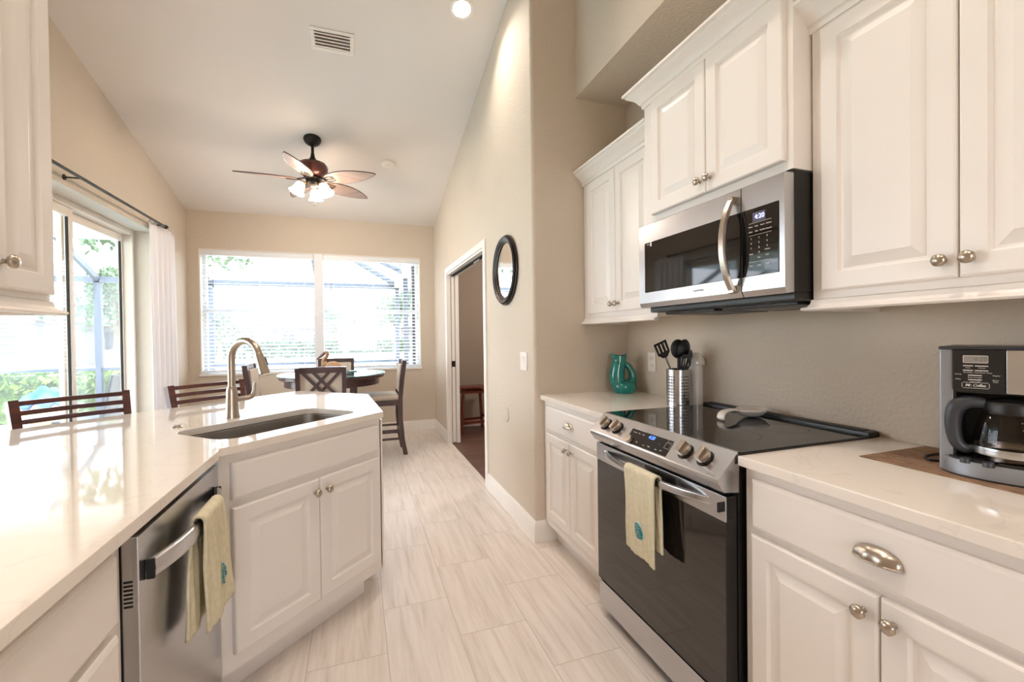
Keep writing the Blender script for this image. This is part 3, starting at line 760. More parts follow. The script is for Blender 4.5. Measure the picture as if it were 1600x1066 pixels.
# sloping control panel
prof = [(.003, .9235), (-.0015, .9215), (-.0725, .8500), (-.0755, .8440), (-.0755, .8330), (-.055, .8060), (.002, .8000)]
b = MB(); b.prism([(y, z) for y, z in prof], 0, W, 'x'); cp = b.build('control_panel', 'steel', t, angle=20)
dn = Vector((0, -.0755, -.075)).normalized(); up_ = Vector((0, -.075, .0755)).normalized()
def sp_(x, s, h=0.0): return Vector((x, 0, .921))+dn*s+up_*h
b = MB(); b.loops([[sp_(.252, .016, h), sp_(.503, .016, h), sp_(.511, .098, h), sp_(.266, .098, h)] for h in (-.001, .0012)]); dg_ = b.build('display_glass', 'blackglass', cp)
SM = Matrix((Vector((1, 0, 0)), -dn, up_)).transposed().to_4x4()
def slope_text(name, body, x, s, size, mat, par, h=.0016):
    m = SM.copy(); m.translation = sp_(x, s, h); return text_part(name, body, size, mat, par, m, .0002)
slope_text('clock_digits', '4:20', .390, .046, .021, 'led_blue', dg_)
for i, (x, s, tx) in enumerate([(.280, .030, 'Bake'), (.305, .030, 'Broil'), (.330, .030, 'Keep Warm'), (.285, .045, 'Convection'), (.312, .045, 'Clean'), (.338, .045, 'Delay')]):
    slope_text('key_lettering', tx, x, s, .0055, 'print', dg_)
for x, s, tx in [(.33, .083, 'Light'), (.375, .086, 'Lock'), (.405, .084, 'Timer'), (.447, .085, 'Start'), (.472, .083, 'Off'), (.447, .061, '+'), (.44, .038, '-')]:
    slope_text('key_lettering', tx, x, s, .0058, 'print', dg_)
b = MB()
for s0, s1 in ((.023, .041), (.046, .068)):
    for a, c in (((.474, s0), (.501, s0)), ((.501, s0), (.503, s1)), ((.503, s1), (.476, s1)), ((.476, s1), (.474, s0))): b.tube([sp_(*a, .0014), sp_(*c, .0014)], .0004, 4)
b.build('key_outline', 'print', dg_)
b = MB(); b.lathe([(.0165, 0), (.0165, .010), (.015, .013), (.001, .0135)], sp_(.283, .084, .0005), up_, 28); b.build('selector_dial', 'nickel', cp)
slope_text('brand_lettering', 'SAMSUNG', .722, .099, .0075, 'greyprint', cp, .0006)
for x in (.078, .165, .577, .665):
    b = MB(); b.lathe([(.031, .0002), (.031, .0012), (.027, .0013), (.027, .006), (.001, .006)], sp_(x, .053), up_, 32); kb = b.build('knob_base_shadow', 'black', cp)  # black disc put in as the shadow at the knob base
    b = MB(); b.lathe([(.0225, .006), (.0245, .010), (.0245, .022), (.022, .0245), (.001, .0248)], sp_(x, .053), up_, 32)
    m = SM.copy(); m.translation = sp_(x, .053)
    g = MB(); g.box(-.009, .009, -.0235, .0235, .020, .036, .0035); g.xform(m)
    g.bm.verts.ensure_lookup_table()
    me_ = bpy.data.meshes.new('tmp'); g.bm.to_mesh(me_); b.bm.from_mesh(me_); g.bm.free(); bpy.data.meshes.remove(me_)
    b.build('knob', 'nickel', cp)
# oven door
b = MB(); b.box(.004, W-.004, -.044, -.002, .172, .790, .003); dr = b.build('oven_door', 'black', t)
b = MB(); b.box(.004, W-.004, -.0465, -.040, .714, .791, .002); b.build('door_band', 'steel', dr)
b = MB(); b.box(.006, W-.006, -.0455, -.040, .180, .7125, .001); b.build('glass_panel', 'ovenglass', dr)
b = MB(); b.box(.02, W-.02, -.040, -.012, .7895, .7915, .0005)
b.build('vent_ledge', 'inner', dr)
b = MB()
for i in range(13): b.box(.035+i*.053, .035+i*.053+.034, -.030, -.024, .7913, .7922)
b.build('vent_bars', 'steel', dr)
b = MB()
for i in range(9):
    z = .722+i*.0072; b.box(W-.0045, W-.0032, -.038, -.010, z, z+.0042)
b.build('end_vent_slots', 'inner', dr)
bow_handle(dr, .015, W-.018, .757, .088, .027, .012).name = 'handle'
b = MB(); b.box(W-.020, W-.014, -.064, -.046, .742, .772, .002); b.build('handle_cap', 'inner', dr)
b = MB(); b.box(.004, W-.004, -.040, -.002, .048, .163, .003); b.build('storage_drawer', 'steel', t)
for x in (.03, W-.03):
    b = MB(); b.lathe([(.018, 0), (.018, .012), (.01, .014), (.01, .05)], (x, .02, 0), (0, 0, 1), 12); b.build('foot', 'black', t)

# ================================================================== MICROWAVE
t = thing('microwave', 'stainless over-the-range microwave with black glass and curved handle', 'microwave', (1.27, 1.781, 1.405), RWALL)
b = MB(); b.box(0, W, .040, .435, .005, .39, .003); b.build('body', 'black', t)
def mwface(x0, x1):
    b.prism([(.040, .004), (.010, .0), (0, .020), (0, .378), (.004, .381), (.040, .381)], x0, x1, 'x')
b = MB(); mwface(.001, .589); md_ = b.build('door', 'steel', t, angle=20)
b = MB(); mwface(.593, W-.001); pn = b.build('control_panel', 'steel', t, angle=20)
b = MB(); b.box(.046, .5885, -.003, .004, .068, .296, .002); b.build('window_glass', 'blackglass', md_)
b = MB(); b.box(.5935, .737, -.003, .004, .068, .296, .002); pg = b.build('keypad_glass', 'blackglass', pn)
b = MB(); b.box(.640, .690, -.0036, -.0028, .248, .280, .0003); ds = b.build('display', 'display', pg)
text_part('clock_digits', '4:20', .022, 'led_white', ds, front_text(.668, -.0038, .264))
b = MB()
for x0, x1, z in ((.625, .712, .2455), (.625, .712, .2045), (.625, .712, .115)): b.box(x0, x1, -.0034, -.0028, z-.0004, z+.0004)
b.build('key_rules', 'print', pg)
for r_, row in enumerate((('Power', 'Auto', 'Sensor', 'Defrost'), ('Soften', 'Melt', 'My Plate', 'Popcorn'))):
    for c_, s in enumerate(row): text_part('key_lettering', s, .0062, 'print', pg, front_text(.632+c_*.0235, -.0033, .234-r_*.017))
for r_, row in enumerate(('123', '456', '789', ' 0 ')):
    for c_, s in enumerate(row):
        if s.strip(): text_part('key_lettering', s, .0085, 'print', pg, front_text(.634+c_*.031, -.0033, .194-r_*.0165))
for x, z, s in ((.634, .142, 'Clock'), (.665, .128, 'Stop'), (.697, .150, 'Kitchen'), (.697, .132, 'Start'), (.634, .102, 'Vent'), (.665, .102, 'Lamp'), (.697, .102, 'Lock')):
    text_part('key_lettering', s, .0062, 'print', pg, front_text(x, -.0033, z))
text_part('brand_lettering', 'SAMSUNG', .013, 'greyprint', md_, front_text(.385, -.0006, .045))
b = MB(); b.box(.088, .098, -.0036, -.0028, .276, .296); b.build('sticker', 'print', md_)
text_part('sticker_lettering', 'LED', .008, 'print', md_, front_text(.074, -.0034, .286))
# bowed vertical handle
b = MB(); rings = []
for i in range(21):
    f = i/20; z = .022+f*.328; o = .046*(1-abs(2*f-1)**2.2)+.010
    lean = -.034*(1-abs(2*f-1)**2.0)
    xx = .562+lean*0.0; wd = .013
    rings.append([(xx-wd, -o+.003, z), (xx-wd+.003, -o-.009, z), (xx+wd-.003, -o-.009, z), (xx+wd, -o+.003, z), (xx+wd-.002, -o+.006, z), (xx-wd+.002, -o+.006, z)])
b.loops(rings); 
for z in (.030, .342): b.box(.552, .574, -.022, .002, z-.014, z+.014, .003)
b.build('handle', 'nickel', md_, angle=50)
b = MB(); b.box(.02, W-.002, .045, .43, -.022, .008, .006); b.box(.06, .36, .10, .40, -.034, -.018, .005); b.box(.40, .72, .10, .40, -.034, -.018, .005); un = b.build('vent_base', 'black', t)
b = MB(); b.box(.44, .68, .14, .30, -.0355, -.0330, .0008); b.build('lamp_lens', 'charcoal', un)

# ================================================================== COUNTER ITEMS, RIGHT SIDE
# teal gurgle pitcher: one body whose tail loops back to the neck
t = thing('fish_pitcher', 'glossy teal fish-shaped pitcher standing in the counter corner', 'pitcher', (1.578, 2.40, .914), 0)
ax = Vector((.944, -.33, 0)); ay = Vector((.33, .944, 0))
def P(a, z, d=0): return ax*a+ay*d+Vector((0, 0, z))
b = MB()
pts = [P(-.018, .236), P(-.018, .214), P(-.019, .195), P(-.025, .170), P(-.032, .130), P(-.034, .092), P(-.024, .056), P(.004, .042), P(.036, .046), P(.058, .068), P(.065, .096), P(.061, .124), P(.051, .148), P(.036, .170), P(.012, .192)]
rad = [.041, .0415, .042, .0445, .047, .049, .049, .045, .039, .030, .0245, .0215, .020, .019, .012]
b.tube(*spline(pts, 3, rad), 20, up=(ay.x, ay.y, 0)); bd = b.build('body', 'teal', t, angle=60)
b = MB(); b.lathe([(.001, .0), (.056, .0), (.063, .005), (.073, .026), (.076, .046), (.070, .064), (.045, .073), (.001, .075)], P(.010, 0), (0, 0, 1), 32); b.build('base', 'teal', t, angle=60)
# open gaping mouth, pointed at the left
def mouth(u, v):
    a = 2*PI*u; r = .0415+.0015*v
    x = math.cos(a); y = math.sin(a); beak = max(0, -x)**3*.010*v
    dip = .016*v*(abs(y)**1.5)
    return P(-.018+x*r-beak, .212+.036*v-dip+.004*max(0, -x)*v, y*r*.9)
b = MB(); b.grid(mouth, 36, 8); b.build('mouth', 'teal', t, angle=80, solid=.004, fix=False)
b = MB(); b.lathe([(.001, 0), (.038, 0), (.038, .002), (.001, .0025)], P(-.018, .2365), (0, 0, 1), 24); b.build('mouth_shade', 'tealdark', t)  # flat disc, its dark tone stands in for the shaded hollow
for s in (-1, 1):
    b = MB(); b.ball(P(-.036, .192, s*.040), (.005, .003, .005), 10, 8); b.build('eye', 'tealdark', t)
# outlets, switches and wall plates
def wall_plate(t, w_, h_): 
    b = MB(); b.box(-w_/2, w_/2, -.006, 0, -h_/2, h_/2, .0025); return b.build('plate', 'whiteplastic', t)
t = thing('power_outlet', 'white duplex outlet on the kitchen wall right of the teal pitcher', 'outlet', (XW-.0005, 2.275, 1.111), RWALL)
wall_plate(t, .074, .118)
for z in (.022, -.022):
    b = MB(); b.box(-.017, .017, -.0085, -.005, z-.014, z+.014, .005); rc_ = b.build('receptacle', 'whiteplastic', t)
    b = MB(); b.box(-.0075, -.0055, -.009, -.0083, z-.001, z+.008); b.box(.0055, .0075, -.009, -.0083, z-.001, z+.008); b.cyl((0, -.0083, z-.007), (0, -.009, z-.007), .0022, seg=10); b.build('slots', 'inner', rc_)
t = thing('light_switch', 'white double light switch plate on the right wall below the mirror', 'light switch', (XR-.0005, 2.70, 1.115), RWALL)
wall_plate(t, .118, .118)
for x in (-.023, .023):
    b = MB(); b.prism([(-.006, -.033), (-.006, .033), (-.010, .033), (-.0075, 0), (-.0068, -.033)], x-.0165, x+.0165, 'x'); b.build('rocker', 'whiteplastic', t, angle=20)
t = thing('cover_plate', 'round blank cover plate painted like the right wall, low below the mirror', 'cover plate', (XR-.0005, 3.075, .706), RWALL)
b = MB(); b.lathe([(.056, 0), (.056, .003), (.050, .007), (.001, .008)], (0, 0, 0), (0, -1, 0), 40); b.build('disc', 'wall', t)
# round mirror
t = thing('round_mirror', 'round wall mirror in a dark frame beside the doorway', 'mirror', (XR-.001, 3.035, 1.756), RWALL)
b = MB(); b.lathe([(.238, 0), (.250, .004), (.252, .014), (.240, .020), (.244, .028), (.234, .036), (.214, .030), (.200, .018), (.198, .012), (.198, 0)], (0, 0, 0), (0, -1, 0), 72); b.build('frame', 'bronze', t, angle=40)
b = MB(); b.lathe([(.001, .010), (.2, .010)], (0, 0, 0), (0, -1, 0), 64, caps=False); b.build('mirror_glass', 'mirror', t)
b = MB(); b.lathe([(.2005, .0165), (.1965, .0195), (.1945, .0165)], (0, 0, 0), (0, -1, 0), 64, caps=False); b.build('inner_bead', 'nickel', t)
# utensil crock
CX, CY, CR = 1.554, 1.856, .058
t = thing('utensil_crock', 'perforated stainless steel cylinder holding black utensils beside the range', 'utensil holder', (CX, CY, .9145), 0)
b = MB(); b.lathe([(CR-.002, .002), (CR-.002, 0), (CR, 0), (CR, .184), (CR+.0012, .186), (CR-.0014, .187), (CR-.002, .184), (CR-.002, .004), (.001, .003)], (0, 0, 0), (0, 0, 1), 40); bk = b.build('cylinder', 'steel', t, angle=50)
b = MB()
for band in range(5):
    a0 = -2.27-.98+band*1.257
    for c_ in range(4):
        a = a0+c_*.2
        for r_ in range(9):
            z = .026+r_*.0155; n = Vector((math.cos(a), math.sin(a), 0)); s = Vector((-n.y, n.x, 0)); p = n*(CR+.0004)+Vector((0, 0, z)); q_ = .0027
            b.loops([[p-s*q_-Vector((0, 0, q_))+n*h, p+s*q_-Vector((0, 0, q_))+n*h, p+s*q_+Vector((0, 0, q_))+n*h, p-s*q_+Vector((0, 0, q_))+n*h] for h in (-.0008, .0001)])
b.build('holes', 'inner', bk)
VR = Vector((.944, -.33, 0)); VF = Vector((.33, .944, 0)); VZ = Vector((0, 0, 1))
def utensil(name, label, cat, bottom, top, kind, turn=0.0, mat='blacksoft'):
    """bottom/top given as (a along the picture plane, d depth, z) from the crock centre"""
    B = VR*bottom[0]+VF*bottom[1]+VZ*bottom[2]; T = VR*top[0]+VF*top[1]+VZ*top[2]
    t = thing(name, label, cat, (CX, CY, .9145), 0, 'utensils in the steel holder')
    ax_ = (T-B).normalized(); fc = (-VF*math.cos(turn)+VR*math.sin(turn)); fc = (fc-ax_*fc.dot(ax_)).normalized(); sd_ = ax_.cross(fc)
    L = (T-B).length; hl = {'turner': .085, 'spoon': .09, 'slot': .085, 'ladle': .06}[kind]
    N = T-ax_*hl
    b = MB(); b.tube([B, B+ax_*(L-hl)*.5, N], [.006, .0075, .006], 10); b.build('handle', 'steel' if kind in ('turner', 'slot') else mat, t)
    m = Matrix((sd_, fc, ax_)).transposed().to_4x4(); m.translation = N
    b = MB()
    if kind == 'turner':
        pl = [(-.012, 0), (.012, 0), (.034, .022), (.036, .085), (-.036, .085), (-.034, .022)]
        sl = [[(x-.0035, .03), (x+.0035, .03), (x+.0035, .074), (x-.0035, .074)] for x in (-.020, 0, .020)]
        b.prism(pl, -.0012, .0012, 'y', sl)
    elif kind == 'slot':
        pl = [(.032*math.cos(a)*(1.0), .045+.042*math.sin(a)) for a in [2*PI*i/28 for i in range(28)]]
        sl = [[(x-.0028, .028), (x+.0028, .028), (x+.0028, .066), (x-.0028, .066)] for x in (-.018, -.006, .006, .018)]
        b.prism(pl, -.0015, .0015, 'y', sl)
    else:
        rw, rl = (.037, .050) if kind == 'spoon' else (.036, .036)
        def f(u, v): a = 2*PI*u; return (rw*v*math.cos(a), -.014*(1-v*v)*-1, hl-rl+rl*v*math.sin(a))
        b.grid(f, 28, 6)
    b.xform(m); b.build('head', mat, t, angle=40, solid=None if kind in ('turner', 'slot') else .002)
utensil('slotted_turner', 'black slotted turner leaning left in the steel utensil holder', 'turner', (.024, .012, .03), (-.100, -.016, .325), 'turner', .15)
utensil('serving_spoon', 'black solid spoon behind, left of the other tall spoon in the holder', 'spoon', (.012, .02, .03), (.012, .034, .338), 'spoon', -.2)
utensil('serving_spoon', 'black solid spoon standing tallest in front in the utensil holder', 'spoon', (-.01, .0, .03), (.042, .010, .338), 'spoon', .3)
utensil('slotted_spoon', 'black slotted spoon at the front of the steel utensil holder', 'slotted spoon', (.0, -.03, .03), (.022, -.040, .262), 'slot', 0)
utensil('pasta_ladle', 'black ladle leaning right in the steel utensil holder', 'ladle', (-.02, -.01, .03), (.060, -.020, .285), 'ladle', 1.0, 'charcoal')
# white domed canister behind the utensils
t = thing('domed_canister', 'white domed canister half hidden behind the utensil holder', 'canister', (1.660, 1.850, .9145), 0)
b = MB(); b.lathe([(.036, 0), (.036, .004), (.034, .195), (.036, .205), (.001, .206)], (0, 0, 0), (0, 0, 1), 32); b.build('body', 'ceramic', t)
b = MB(); b.lathe([(.044, .206), (.046, .212), (.044, .232), (.034, .254), (.018, .267), (.001, .270)], (0, 0, 0), (0, 0, 1), 32); b.build('domed_lid', 'ceramic', t, angle=60)
# spoon rest on the cooktop
t = thing('spoon_rest', 'white ceramic spoon rest lying on the black cooktop', 'spoon rest', (1.590, 1.44, .923), math.radians(184))
def rest(u, v):
    a = 2*PI*u; rx, ry = .072, .056
    x = rx*math.cos(a); y = ry*math.sin(a); hx = 0
    f = max(0, math.cos(a))**12
    x += f*.03
    return (x*v, y*v*(1-.0*f), .004+.032*v**3)
b = MB(); b.grid(rest, 48, 8); b.build('bowl', 'ceramic', t, angle=80, solid=.005)
b = MB(); b.tube(*spline([(.090, 0, .032), (.105, 0, .036), (.135, .0, .038), (.165, 0, .034), (.180, 0, .024), (.184, 0, .010), (.178, 0, .004)], 4, [.007, .0065, .006, .0065, .007, .007, .006]), 14, flat=2.8, up=(0, 0, 1)); b.build('handle', 'ceramic', t, angle=70)
# placemat
b = MB(); b.box(1.383, 1.690, .36, .882, .9142, .9172, .001); tag(b.build('placemat', 'mat'), 'brown woven placemat under the coffee maker', 'placemat')
# ================================================================== COFFEE MAKER (front faces -y locally)
A = math.radians(-90+18)
t = thing('coffee_maker', 'black and silver drip coffee maker on the brown placemat', 'coffee maker', (1.435, .700, .9175), -math.radians(90-18))
# local x runs along the front from left to right
CW, CD, CH_ = .205, .20, .316
b = MB(); b.box(-.018, .010, .0, CD, .0, CH_, .006); b.box(CW-.010, CW+.018, .0, CD, 0, CH_, .006); b.box(-.0165, CW+.0165, CD-.05, CD-.001, .001, CH_-.001, .004); b.build('housing', 'silverplastic', t)
b = MB(); b.box(.006, CW-.006, .002, CD-.04, .205, CH_+.002, .004); hd = b.build('brew_head', 'black', t)
b = MB(); b.box(-.019, CW+.019, -.002, CD+.002, CH_-.002, CH_+.006, .003); b.build('lid', 'charcoal', t)
b = MB(); b.box(.008, .098, -.005, .004, .212, CH_-.002, .002); cpn = b.build('control_panel', 'black', hd)
b = MB(); b.box(.100, CW-.008, -.005, .004, .209, CH_-.002, .002); b.build('steel_front', 'steel', hd)
b = MB(); b.box(.027, .071, -.0062, -.0045, .281, .300, .002); lc = b.build('display_frame', 'print', cpn)
b = MB(); b.box(.0285, .0695, -.0068, -.0055, .2825, .2985, .001); b.build('display', 'lcd', cpn)
text_part('clock_digits', '4:20', .0145, 'greyprint', cpn, front_text(.058, -.0070, .2905))
b = MB()
for x0, x1, z in ((.027, .045, .274), (.048, .071, .274), (.027, .045, .2625), (.048, .071, .2625), (.036, .060, .2505), (.036, .060, .2395)): b.box(x0, x1, -.0062, -.0045, z-.0012, z+.0012, .0006)
b.build('buttons', 'print', cpn)
for x, z, s in ((.036, .2690, 'Hour'), (.060, .2690, 'Minute'), (.036, .2573, 'On Delay'), (.062, .2573, 'Fresh Brew Timer'), (.048, .2453, 'Brew Strength'), (.048, .2345, 'Select Off'), (.0185, .2525, 'Strong'), (.0185, .2400, 'Delay'), (.0845, .2515, 'Regular'), (.083, .2400, 'Water'), (.083, .2358, 'Filter')):
    text_part('button_lettering', s, .0042, 'print', cpn, front_text(x, -.0052, z))
b = MB()
for a, c in (((.027, .2325), (.071, .2325)), ((.0725, .2310), (.0725, .2200)), ((.071, .2185), (.027, .2185)), ((.0255, .2200), (.0255, .2310))): b.tube([(a[0], -.0053, a[1]), (c[0], -.0053, c[1])], .0005, 5)
b.build('logo_outline', 'print', cpn)
text_part('brand_lettering', 'Mr. Coffee.', .0095, 'print', cpn, front_text(.049, -.0053, .2255), shear=.3, spacing=.85, bold=.0001)
# recess walls and rounded base
b = MB(); b.box(.004, .014, .004, CD-.05, .03, .22, .002); b.box(CW-.014, CW-.004, .004, CD-.05, .03, .22, .002); b.box(.01, CW-.01, CD-.06, CD-.045, .02, .21); b.build('recess', 'black', t)
bp_ = [(-.017, .10)]+[(CW/2-(CW/2+.012)*math.cos(PI*i/20), .02-.066*math.sin(PI*i/20)**.8) for i in range(21)]+[(CW+.017, .10)]
b = MB(); b.prism(bp_, .004, .040); bs = b.build('base', 'silverplastic', t, angle=40)
bp2 = [((x-CW/2)*.93+CW/2, y*.93+.004) for x, y in bp_]
b = MB(); b.prism(bp2, .038, .0445); b.prism([((x-CW/2)*.97+CW/2, y) for x, y in bp_], 0, .006); b.build('base_trim', 'black', bs)
HC = (CW/2+.006, .028)
b = MB(); b.lathe([(.072, .044), (.072, .047), (.066, .048), (.001, .048)], (HC[0], HC[1], 0), (0, 0, 1), 40); b.build('hot_plate', 'blackglass', bs)
for x in (.035, .075):
    b = MB(); b.lathe([(.011, .036), (.010, .0475), (.001, .048)], (x, -.046 if x > .05 else -.032, 0), (0, 0, 1), 16); b.build('button', 'charcoal', bs)
cmw = t
# carafe is lifted off by hand: a thing of its own
mt = Matrix.Translation((1.435, .700, .9175)) @ Matrix.Rotation(-math.radians(72), 4, 'Z')
cpos = mt @ Vector((HC[0], HC[1], .0482))
t = thing('coffee_carafe', 'glass carafe with black handle standing inside the coffee maker', 'carafe', cpos, -math.radians(72))
cprof = [(.052, 0), (.064, .004), (.070, .02), (.069, .045), (.062, .085), (.052, .112), (.047, .122)]
b = MB(); b.lathe(cprof, (0, 0, 0), (0, 0, 1), 44, caps=False); gl = b.build('glass_body', 'carafeglass', t, angle=70)
b = MB(); b.lathe([(.0705, .012), (.0712, .016), (.0712, .026), (.0705, .030)], (0, 0, 0), (0, 0, 1), 44, caps=False); b.build('steel_band', 'steel', t, angle=60)
b = MB(); b.lathe([(.0485, .110), (.050, .112), (.0495, .132), (.045, .140), (.030, .146), (.001, .147)], (0, 0, 0), (0, 0, 1), 40); b.build('lid', 'black', t)
b = MB(); hp = [(-.046, -.012, .132), (-.072, -.018, .134), (-.092, -.022, .122), (-.1, -.024, .095), (-.1, -.024, .06), (-.094, -.023, .03), (-.08, -.02, .016), (-.067, -.016, .018)]
b.tube(*spline(hp, 5, [.010, .013, .015, .0135, .0125, .0115, .010, .007]), 14, flat=1.25, up=(0, 1, 0)); b.build('handle', 'charcoal', t, angle=70)
for z, s in ((.098, '12'), (.082, '10'), (.064, '8'), (.050, '6')):
    a = -1.15; r = .0715-.00015*z*1000*.0
    rr = {.098: .0585, .082: .0635, .064: .0668, .050: .0690}[z]+.0008
    m = Matrix.Rotation(a+PI/2, 4, 'Z') @ front_text(0, -rr, z); text_part('scale_mark', '- '+s, .010, 'print', gl, m)
# power cord on the counter
b = MB(); b.tube(spline([(1.545, .735, .9215), (1.50, .772, .9210), (1.535, .800, .9210), (1.60, .800, .9210), (1.655, .775, .9215), (1.662, .735, .9225), (1.640, .715, .925)]), .0034, 8)
cd = b.build('power_cord', 'black', None); cd.parent = cmw; cd.matrix_parent_inverse = mt.inverted()

# ================================================================== TOWELS
def towel(name, label, rootloc, rz, x0, x1, bar_y, ztop, zf, zb, mat, leaf, flare=0.0, off=0.0, skew=0.0, wave=0.004, sidebow=0.0):
    t = thing(name, label, 'towel', rootloc, rz)
    w_ = x1-x0; r = .0145
    Lf, Lb = ztop-zf, ztop-zb
    def f(u, v):
        # v runs from the front hem over the bar to the back hem
        s = v*(Lf+PI*r+Lb)
        if s < Lf: y, z, side = -r, zf+s, (Lf-s)/Lf
        elif s < Lf+PI*r:
            a = (s-Lf)/r; y, z, side = -r*math.cos(a), ztop+r*math.sin(a), 0
        else: y, z, side = r, ztop-(s-Lf-PI*r), -(s-Lf-PI*r)/Lb
        k = abs(side)
        wv = wave*math.sin(u*2*PI*1.6+1.0+(.6 if side < 0 else 0))*min(1, k*2.5)+.0012*math.sin(u*40+z*30)
        y2 = bar_y+y*(1-.45*k)+wv-(flare*k if side > 0 else -flare*.2*k)
        x = x0+w_*u
        if side < 0: x += off*k
        else: x += skew*k*(u-.2)
        return (x, y2, z-(.012*u*k if side > 0 else 0))
    b = MB(); b.grid(f, 40, 90); b.build('cloth', mat, t, angle=80, solid=.0075, fix=False)
    # embroidered split leaf low on the front
    lx, lz, ls, rot = leaf
    def leaf_poly(sc):
        pts = []
        n = 64
        for i in range(n):
            a = 2*PI*i/n
            rr = .5+.42*abs(math.cos(a*.5+PI/4*0))*0
            px = .50*math.sin(a)*(1-.25*math.cos(a)); pz = .80*math.cos(a)
            cut = 1-.30*max(0, math.sin(a*9+.6))**6*(1 if abs(math.sin(a)) > .35 else 0)
            pts.append((px*cut*sc, pz*(1-.06*(1-cut))*sc))
        pts = [(px*math.cos(rot)-pz*math.sin(rot), px*math.sin(rot)+pz*math.cos(rot)) for px, pz in pts]
        return pts
    def surf(px, pz):
        u = (lx+px-x0)/w_; s = lz+pz-zf; p = f(min(max(u, 0), 1), s/(Lf+PI*r+Lb)); return (p[0], p[1], p[2])
    for nm, sc, h, mm in (('leaf_border', ls*1.14, .0066, 'stitchedge'), ('embroidered_leaf', ls, .0080, 'stitchteal')):
        b = MB(); pl = leaf_poly(sc); c = surf(0, 0); cv = b.bm.verts.new((c[0], c[1]-h, c[2]))
        ring = []
        for px, pz in pl:
            q = surf(px, pz); ring.append(b.bm.verts.new((q[0], q[1]-h, q[2])))
        for i in range(len(ring)): b.bm.faces.new((cv, ring[i], ring[(i+1) % len(ring)]))
        o = b.build(nm, mm, t, angle=80, solid=.001)
    b = MB()
    for i in range(7):
        z0 = .55-.19*i
        for s_ in (-1, 1):
            pa = [(0, z0), (.2*s_, z0+.09), (.36*s_, z0+.10)]
            pp = []
            for px, pz in pa:
                px *= ls; pz *= ls; x_, z_ = px*math.cos(rot)-pz*math.sin(rot), px*math.sin(rot)+pz*math.cos(rot)
                q = surf(x_, z_); pp.append((q[0], q[1]-.0088, q[2]))
            b.tube(pp, .0007, 4)
    b.build('leaf_veins', 'stitchedge', t)
    return t
towel('dish_towel', 'pale green dish towel with teal leaf hanging on the oven door handle', (GX, 1.783, 0), RWALL, .322, .500, -.094, .768, .470, .515, 'towel', (.415, .565, .036, .35), flare=.004, off=.020)
towel('dish_towel', 'sage green towel with teal leaf draped over the dishwasher handle', (-.447, 1.15, 0), PI/2, .225, .395, -.0425, .796, .502, .512, 'towel2', (.335, .600, .036, -.1), flare=.016, off=-.05, skew=.05)
# ================================================================== BAR STOOLS (seat faces local -y, back at +y)
def bar_stool(label, loc, rz):
    t = thing('bar_stool', label, 'bar stool', loc, rz, 'bar stools behind the peninsula')
    w = .205
    def arcy(x, c=.022): return c*(1-(x/w)**2)
    for s in (-1, 1):
        b = MB(); b.bar([(s*.185, .165, 0), (s*.19, .175, .3), (s*.195, .18, .6), (s*.2, .20, .8), (s*.208, .245, 1.012)], .034, .044, (0, 1, 0)); b.build('rear_leg', 'cherry', t, angle=30)
        b = MB(); b.bar([(s*.185, -.19, 0), (s*.19, -.175, .60)], .038, .038, (0, 1, 0)); b.build('front_leg', 'cherry', t)
    b = MB()
    b.prism([(-.215, -.21), (.215, -.21), (.205, .19), (-.205, .19)], .60, .625); b.build('seat', 'cherry', t)
    b = MB(); b.box(-.18, .18, -.185, -.165, .54, .60); b.box(-.18, .18, .16, .18, .54, .60); b.box(-.2, -.18, -.17, .17, .54, .60); b.box(.18, .2, -.17, .17, .54, .60); b.build('apron', 'cherry', t)
    for z in (.998, .954, .913, .868):
        y0 = .2+(z-.8)/.212*.045
        b = MB(); b.bar([(x, y0+arcy(x), z) for x in [w*(i/8-1) for i in range(17)]], .014, .022, (0, 0, 1)); b.build('back_slat', 'cherry', t)
    for y, z in ((-.18, .22), (.17, .30)):
        b = MB(); b.box(-.185, .185, y-.011, y+.011, z-.014, z+.014, .002); b.build('stretcher', 'cherry', t)
    for x in (-.187, .187):
        b = MB(); b.box(x-.011, x+.011, -.18, .17, .24, .268, .002); b.build('stretcher', 'cherry', t)
    return t
def stool_at(t_, n_, label):
    x, y = xy(t_, n_-.245)                     # back posts sit at n_
    return bar_stool(label, (x, y, 0), S)
s1 = stool_at(1.025, 2.915, 'cherry slat-back bar stool in front of the sliding glass door')
x, y = xy(1.655, 2.915-.245)
copy_tree(s1, (x, y, 0), S, 'cherry slat-back bar stool in front of the white curtain, behind the faucet')
